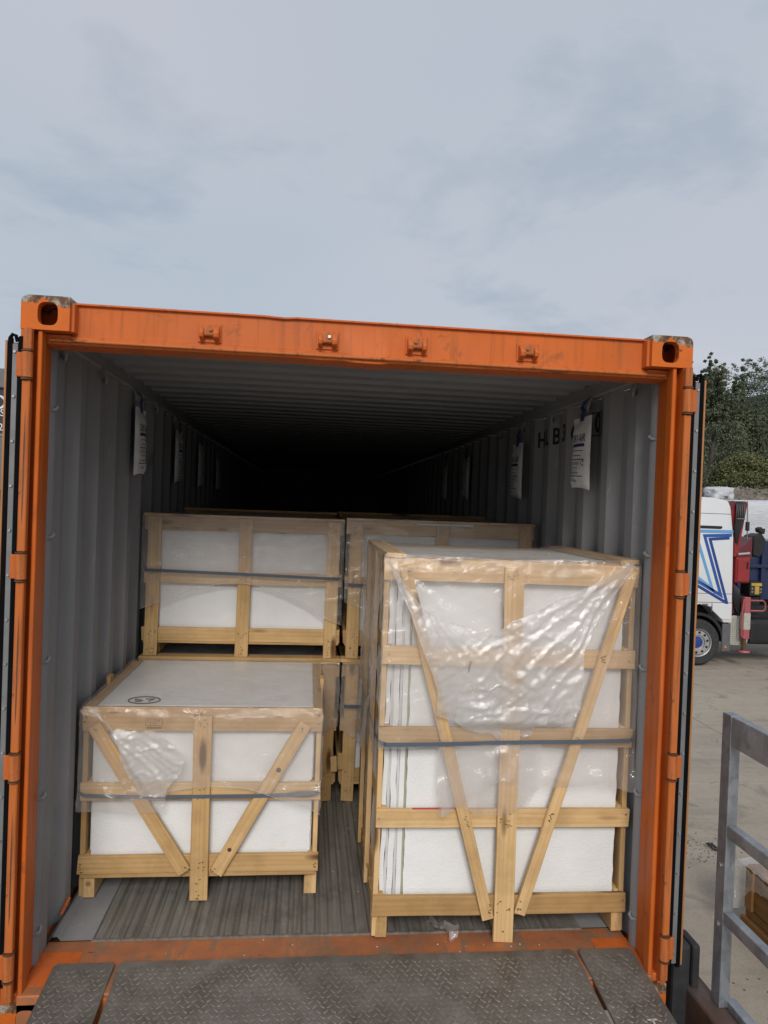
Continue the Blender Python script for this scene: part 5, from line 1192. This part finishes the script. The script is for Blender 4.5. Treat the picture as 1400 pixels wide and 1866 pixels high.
MB().cyl((9.205, TY + 0.02, -0.70), (9.205, TY + 0.02, -0.95), 0.045, n=14).build('leg_ram', M['rust'], lg, smooth=True)
MB().cyl((9.205, TY + 0.02, -0.95), (9.205, TY + 0.02, -0.985), 0.11, 0.13, n=20).build('leg_foot', M['pink'], lg, smooth=True)
MB().tube([(9.12, TY - 0.06, 0.16), (9.09, TY - 0.06, -0.1), (9.09, TY - 0.06, -0.62), (9.13, TY - 0.05, -0.66)], 0.018, 8).build('guard_tube', M['pink'], lg, smooth=True)
MB().tube([(9.29, TY - 0.02, 0.13), (9.58, TY - 0.02, 0.13), (9.63, TY - 0.02, 0.08), (9.63, TY - 0.02, -0.06), (9.58, TY - 0.02, -0.09), (9.29, TY - 0.02, -0.09)], 0.018, 8).build('step_hoop', M['pink'], TRK, smooth=True)
box('hose_bundle', M['tblack'], TRK, 9.0, 9.62, TY + 0.15, TY + 0.6, -0.2, 0.2, 0.04, 2)
for i in range(6): MB().tube([(9.0 + 0.02 * i, TY + 0.12, 0.45 - 0.02 * i), (8.96 + 0.03 * i, TY + 0.08, 0.2), (9.02 + 0.02 * i, TY + 0.1, -0.05), (9.1, TY + 0.12, -0.18 - 0.02 * i)], 0.014, 6).build('hose', M['tblack'], TRK, smooth=True)
stp = MB().prism([(8.90, -0.26), (9.0, -0.22), (9.30, -0.24), (9.35, -0.45), (9.345, -0.80), (9.28, -0.86), (8.97, -0.86), (8.90, -0.80)], lambda x, z: (x, TY + 0.11, z), lambda x, z: (x, TY + 0.14, z)).build('support_plate', M['beige'], TRK, 0.006)
for i in range(9):
    for j in range(12):
        if abs(i - 4) < 4.5: MB().cyl((8.945 + i * 0.045, TY + 0.11, -0.82 + j * 0.048), (8.945 + i * 0.045, TY + 0.106, -0.82 + j * 0.048), 0.012, n=6).build('grip_stud', M['alu'], stp)
MB().lathe([(0.001, 0.0), (0.25, 0.0), (0.29, 0.04), (0.29, 0.5), (0.25, 0.54), (0.001, 0.54)], (9.40, TY + 0.55, -0.60), 'x', 24).build('air_tank', M['tgrey'], TRK, smooth=True)
box('fuel_tank', M['tblack'], TRK, 9.37, 10.6, TY + 0.12, TY + 0.5, -0.85, -0.30, 0.10, 3)
# blue tipper body
box('tipper_body', M['tblue'], TRK, 9.45, 13.9, TY + 0.75, TY + 2.3, 0.05, 1.40, 0.03, 2)
for x in (10.02, 10.9, 11.8): box('body_rib', M['tblue'], TRK, x - 0.05, x + 0.05, TY + 0.67, TY + 0.75, 0.05, 1.40, 0.01)
box('body_rail', M['tblue'], TRK, 9.44, 13.9, TY + 0.66, TY + 0.749, 0.78, 0.86, 0.012)

# ================================================================== WHITE WRAPPED BALES, RUBBLE
def lumpy(name, mat, parent, x0, x1, y0, y1, z0, z1, seed, amp=0.05, step=0.12):
    nx_, ny_, nz_ = [max(3, int(q / step)) for q in (x1 - x0, y1 - y0, z1 - z0)]
    bm = bmesh.new(); bmesh.ops.create_cube(bm, size=1.0); bmesh.ops.subdivide_edges(bm, edges=bm.edges, cuts=14, use_grid_fill=True)
    co = np.array([v.co[:] for v in bm.verts]); P_ = co * 2
    rr = (np.abs(P_) ** 9).sum(1) ** (1 / 9); P_ = P_ / rr[:, None] / 2
    P_ = P_ * [x1 - x0, y1 - y0, z1 - z0] + [(x0 + x1) / 2, (y0 + y1) / 2, (z0 + z1) / 2]
    d = amp * (vn(P_[:, 0] * 2.2 + P_[:, 1], P_[:, 2] * 2.5, seed) + 0.5 * ridge(P_[:, 0] * 5 + P_[:, 1] * 4, P_[:, 2] * 7, seed + 1))
    P_ = P_ + d[:, None] * (co / (np.linalg.norm(co, axis=1)[:, None]))
    F_ = [tuple(v.index for v in f.verts) for f in bm.faces]; bm.free()
    o = mesh_np(name, P_, F_, mat, parent, True); return o
t = Mt('white_wrap', (0.5, 0.52, 0.55), 0.35); v_ = t.coord(scale=(1, 1, 5)); n_ = t.noise(v_, 6, 6, 0.7, 1.5)
t.color(t.ramp(n_, [(0.35, (0.46, 0.48, 0.52)), (0.6, (0.60, 0.62, 0.65))])); t.bump(n_, 0.6, 0.04); M['wrap'] = t.m
for i, (xa, xb, za, zb, lb) in enumerate(((11.9, 14.2, GZ, 2.42, 'white film wrapped bale behind the crane, nearest the cab'), (14.3, 16.8, GZ, 2.38, 'white film wrapped bale behind the truck body'))):
    o = lumpy('wrapped_bale', M['wrap'], None, xa, xb, 17.2, 19.2, za, zb, 90 + i, 0.04); tag(o, lb, 'bale', 'wrapped bales behind the truck')
MB().tube([(9.20, TY + 0.1, 2.26), (9.215, TY + 0.1, 1.9), (9.23, TY + 0.1, 1.45)], 0.012, 6).build('chain', M['alu'], TRK, smooth=True)
box('chain_hook', M['tblack'], TRK, 9.18, 9.255, TY + 0.06, TY + 0.12, 1.62, 1.82, 0.02, 2)
# rubble heap
t = Mt('rubble', (0.2, 0.18, 0.15), 0.9); v_ = t.coord(); n_ = t.noise(v_, 6, 8, 0.75)
t.color(t.ramp(n_, [(0.35, (0.08, 0.07, 0.058)), (0.55, (0.17, 0.15, 0.125)), (0.7, (0.30, 0.29, 0.27))])); t.bump(n_, 0.6, 0.05); M['rubble'] = t.m
nx_, ny_ = 90, 40; gx = np.linspace(11.0, 30.0, nx_); gy = np.linspace(20.6, 27.0, ny_); A, B = np.meshgrid(gx, gy, indexing='ij')
u = (B - 20.6) / 6.4; e_ = np.clip((A - 13.0) / 1.4, 0, 1) * np.clip((30 - A) / 2.5, 0, 1)
Zr = GZ - 0.05 + 4.26 * np.clip(np.minimum(u / 0.20, (1 - u) / 0.5), 0, 1) ** 0.8 * e_ ** 0.5 + 0.12 * vn(A * 2.2, B * 2.2, 3) + 0.08 * vn(A * 6, B * 6, 4)
I = np.arange(nx_ * ny_).reshape(nx_, ny_); q = np.stack([I[:-1, :-1], I[1:, :-1], I[1:, 1:], I[:-1, 1:]], -1).reshape(-1, 4)
hp_ = mesh_np('rubble_heap', np.stack([A.ravel(), B.ravel(), Zr.ravel()], 1), q, M['rubble'], None, False); tag(hp_, 'grey brown rubble heap behind the white bales', 'rubble heap')
r = random.Random(31); mb = MB()
for _ in range(700):
    i, j = r.randrange(4, nx_ - 4), r.randrange(2, ny_ // 2); x, y, z = A[i, j] + r.uniform(-.1, .1), B[i, j], Zr[i, j]; s = r.uniform(0.03, 0.13)
    V = [(x + s * r.uniform(.6, 1.2) * a, y + s * r.uniform(.6, 1.2) * b, z + s * r.uniform(.5, 1.0) * c) for a, b, c in ((1, 0, 0), (-1, 0, 0), (0, 1, 0), (0, -1, 0), (0, 0, 1), (0, 0, -1))]
    mb.add(V, [(0, 2, 4), (2, 1, 4), (1, 3, 4), (3, 0, 4), (2, 0, 5), (1, 2, 5), (3, 1, 5), (0, 3, 5)])
o = mb.build('stones', M['rubble'], hp_); tag(o, kind='stuff')
wz = lumpy('white_tarpaulin', M['wrap'], None, 14.2, 15.0, 21.7, 22.5, 2.5, 2.95, 95, 0.10); tag(wz, 'pale crumpled tarpaulin on top of the rubble heap', 'tarpaulin')

# ================================================================== TREES AND HILL
def leaf_mat(name, a, b):
    t = Mt(name, a, 0.75, 0, 0.08)
    g = t.node('ShaderNodeNewGeometry'); c = t.ramp(g.outputs['Random Per Island'], [(0.0, a), (1.0, b)]); t.color(c)
    t.b.inputs['Transmission Weight'].default_value = 0.0; return t.m
LM = [leaf_mat('leaf_grey_green', (0.080, 0.097, 0.062), (0.165, 0.188, 0.12)), leaf_mat('leaf_dark_green', (0.052, 0.072, 0.048), (0.115, 0.138, 0.09)), leaf_mat('leaf_olive', (0.095, 0.106, 0.048), (0.19, 0.20, 0.10))]
M['bark'] = plain('bark', (0.085, 0.075, 0.062), 0.9, 0, 0.4, 9, bump=0.4)
def leaves(centers, radii, n, size, rs, flat=0.8):
    k_ = len(centers); idx = rs.integers(0, k_, n); d = rs.normal(size=(n, 3)); d /= np.linalg.norm(d, axis=1)[:, None]
    rr = rs.random(n) ** 0.45; P_ = centers[idx] + d * (radii[idx] * rr)[:, None] * [1, 1, flat]
    a = rs.normal(size=(n, 3)); a /= np.linalg.norm(a, axis=1)[:, None]; b = np.cross(a, rs.normal(size=(n, 3))); b /= np.linalg.norm(b, axis=1)[:, None]
    s = size * (0.6 + 0.8 * rs.random(n))[:, None]
    V = np.stack([P_ - a * s, P_ + b * s * 0.45, P_ + a * s, P_ - b * s * 0.45], 1).reshape(-1, 3)
    return V, np.arange(4 * n).reshape(n, 4)
def tree(label, x, y, h, w, lm, seed, shape='ovoid', n=16000, size=0.10):
    rs = np.random.default_rng(seed); tr = thing('tree', label, 'tree', (x, y, GZ), 'trees behind the yard'); r = random.Random(seed)
    mb = MB(); tp = [(x, y, GZ - 0.1), (x + 0.1, y, GZ + h * 0.2), (x - 0.1, y + 0.1, GZ + h * 0.45), (x + 0.05, y, GZ + h * 0.75), (x, y, GZ + h * 0.93)]
    mb.tube(tp, [h * 0.022, h * 0.018, h * 0.013, h * 0.007, 0.02], 9)
    C_, R_ = [], []
    nc = 95
    for i in range(nc):
        v = rs.random() ** 0.85; ang = rs.random() * 6.283
        prof = {'ovoid': math.sin(math.pi * min(1, 0.10 + v * 0.9)) ** 0.6, 'column': 0.75 * (1 - v) ** 0.55 + 0.12, 'bush': (1 - v ** 2) ** 0.5}[shape]
        q = w * prof * (0.35 + 0.65 * rs.random() ** 0.5); zz = GZ + h * (0.06 + 0.92 * v)
        c = (x + q * math.cos(ang), y + q * math.sin(ang), zz); C_.append(c); R_.append(w * (0.15 + 0.20 * rs.random()))
        if i % 3 == 0:
            z0 = max(GZ + h * 0.12, zz - q * 0.9); mb.tube([(x, y, z0), ((x + c[0]) / 2, (y + c[1]) / 2, (z0 + zz) / 2 + 0.1), c], [h * 0.007, h * 0.005, 0.012], 5)
    if shape == 'column':                       # upright feathery shoots at the top
        for i in range(60):
            a = rs.random() * 6.283; q = w * 0.55 * rs.random(); z0 = GZ + h * (0.72 + 0.2 * rs.random()); lh = h * (0.05 + 0.10 * rs.random())
            for j in range(4): C_.append((x + q * math.cos(a), y + q * math.sin(a), z0 + lh * j / 3)); R_.append(0.15 - 0.03 * j)
    mb.build('trunk', M['bark'], tr, smooth=True)
    V, F = leaves(np.array(C_), np.array(R_), n, size, rs); o = mesh_np('crown', V, F, LM[lm], tr); return tr
tree('tall grey green feathery tree rising right beside the container door', 18.7, 29.6, 10.3, 2.3, 0, 1, 'column', 52000, 0.058)
tree('feathery grey green tree second from the container door', 20.9, 31.0, 8.6, 2.0, 0, 2, 'column', 40000, 0.058)
tree('dark leafy tree at the right edge behind the truck', 22.1, 29.4, 6.6, 1.9, 1, 3, 'ovoid', 32000, 0.058)
tree('olive green bush standing low behind the rubble heap', 19.3, 28.0, 6.0, 2.0, 2, 4, 'bush', 34000, 0.055)
tree('olive green bush at the right edge behind the white bales', 21.6, 28.0, 5.2, 2.0, 2, 5, 'bush', 30000, 0.055)
tree('grey green tree half hidden behind the container door edge', 17.0, 29.6, 9.0, 2.2, 0, 6, 'column', 34000, 0.058)
# wooded hill far behind
def hill_h(x, y): return GZ + 33 * np.exp(-(((x - 124) / 56) ** 2)) * np.clip((y - 60) / 70, 0, 1) ** 0.8 + 16 * np.exp(-(((x - 30) / 60) ** 2)) * np.clip((y - 70) / 90, 0, 1)
gx = np.linspace(-60, 320, 80); gy = np.linspace(58, 330, 50); A, B = np.meshgrid(gx, gy, indexing='ij'); Zh = hill_h(A, B) - 0.3
I = np.arange(A.size).reshape(A.shape); q = np.stack([I[:-1, :-1], I[1:, :-1], I[1:, 1:], I[:-1, 1:]], -1).reshape(-1, 4)
hl = mesh_np('hill', np.stack([A.ravel(), B.ravel(), Zh.ravel()], 1), q, plain('hill_soil', (0.035, 0.042, 0.022), 0.95, 0, 0.4, 0.1)); tag(hl, kind='structure')
rs = np.random.default_rng(77); n = 1500
px = -30 + rs.random(n) * 220; py = 62 + rs.random(n) ** 1.3 * 90; pz = hill_h(px, py); C_, R_ = [], []
for i in range(n):
    H = 5 + 4 * rs.random(); W_ = 1.6 + 1.2 * rs.random()
    for j in range(7):
        v = j / 6; C_.append((px[i] + rs.normal() * 0.5 * W_, py[i] + rs.normal() * 0.5 * W_, pz[i] + H * (0.15 + 0.82 * v))); R_.append(W_ * (1.0 - 0.72 * v) * (0.7 + 0.4 * rs.random()))
V, F = leaves(np.array(C_), np.array(R_), 330000, 0.22, rs)
wd = mesh_np('hillside_wood', V, F, LM[1]); tag(wd, 'dark green wood covering the hillside in the far distance', 'wood', kind='stuff')

# ================================================================== DARK BUILDING AT THE LEFT
BD = thing('dark_building', 'dark clad building with white lettering glimpsed at the left edge', 'building', (-16, 24, GZ))
M['dk'] = plain('anthracite_cladding', (0.022, 0.024, 0.032), 0.5); M['dk2'] = plain('grey_parapet', (0.13, 0.135, 0.15), 0.6); M['wht'] = plain('white_lettering', (0.7, 0.7, 0.72), 0.5)
box('wall', M['dk'], BD, -24, -8.9, 20.0, 28.0, GZ, 4.94)
box('parapet', M['dk2'], BD, -24.1, -8.8, 19.9, 28.1, 4.945, 5.52, 0.02)
box('lower_wall', M['dk2'], BD, -23.9, -8.95, 19.96, 19.995, 1.9, 3.50)
box('band', M['alu'], BD, -24.0, -8.85, 19.93, 19.99, 3.50, 3.58)
for xx in (-13.5, -11.2): 
    wv = box('window', M['tblack'], BD, xx - 0.9, xx + 0.9, 19.92, 19.955, 0.2, 1.7, 0.01); box('window_frame', M['alu'], wv, xx - 0.03, xx + 0.03, 19.90, 19.92, 0.2, 1.7)
def bw(x, z): return lambda a, b: (x + a, 19.985, z + b)
writing('O', 0.62, bw(-9.57, 4.50), M['wht'], BD, 'sign_lettering'); writing('S', 0.30, bw(-9.44, 4.20), M['wht'], BD, 'sign_lettering'); writing('02', 0.30, bw(-9.55, 3.77), M['wht'], BD, 'sign_lettering')
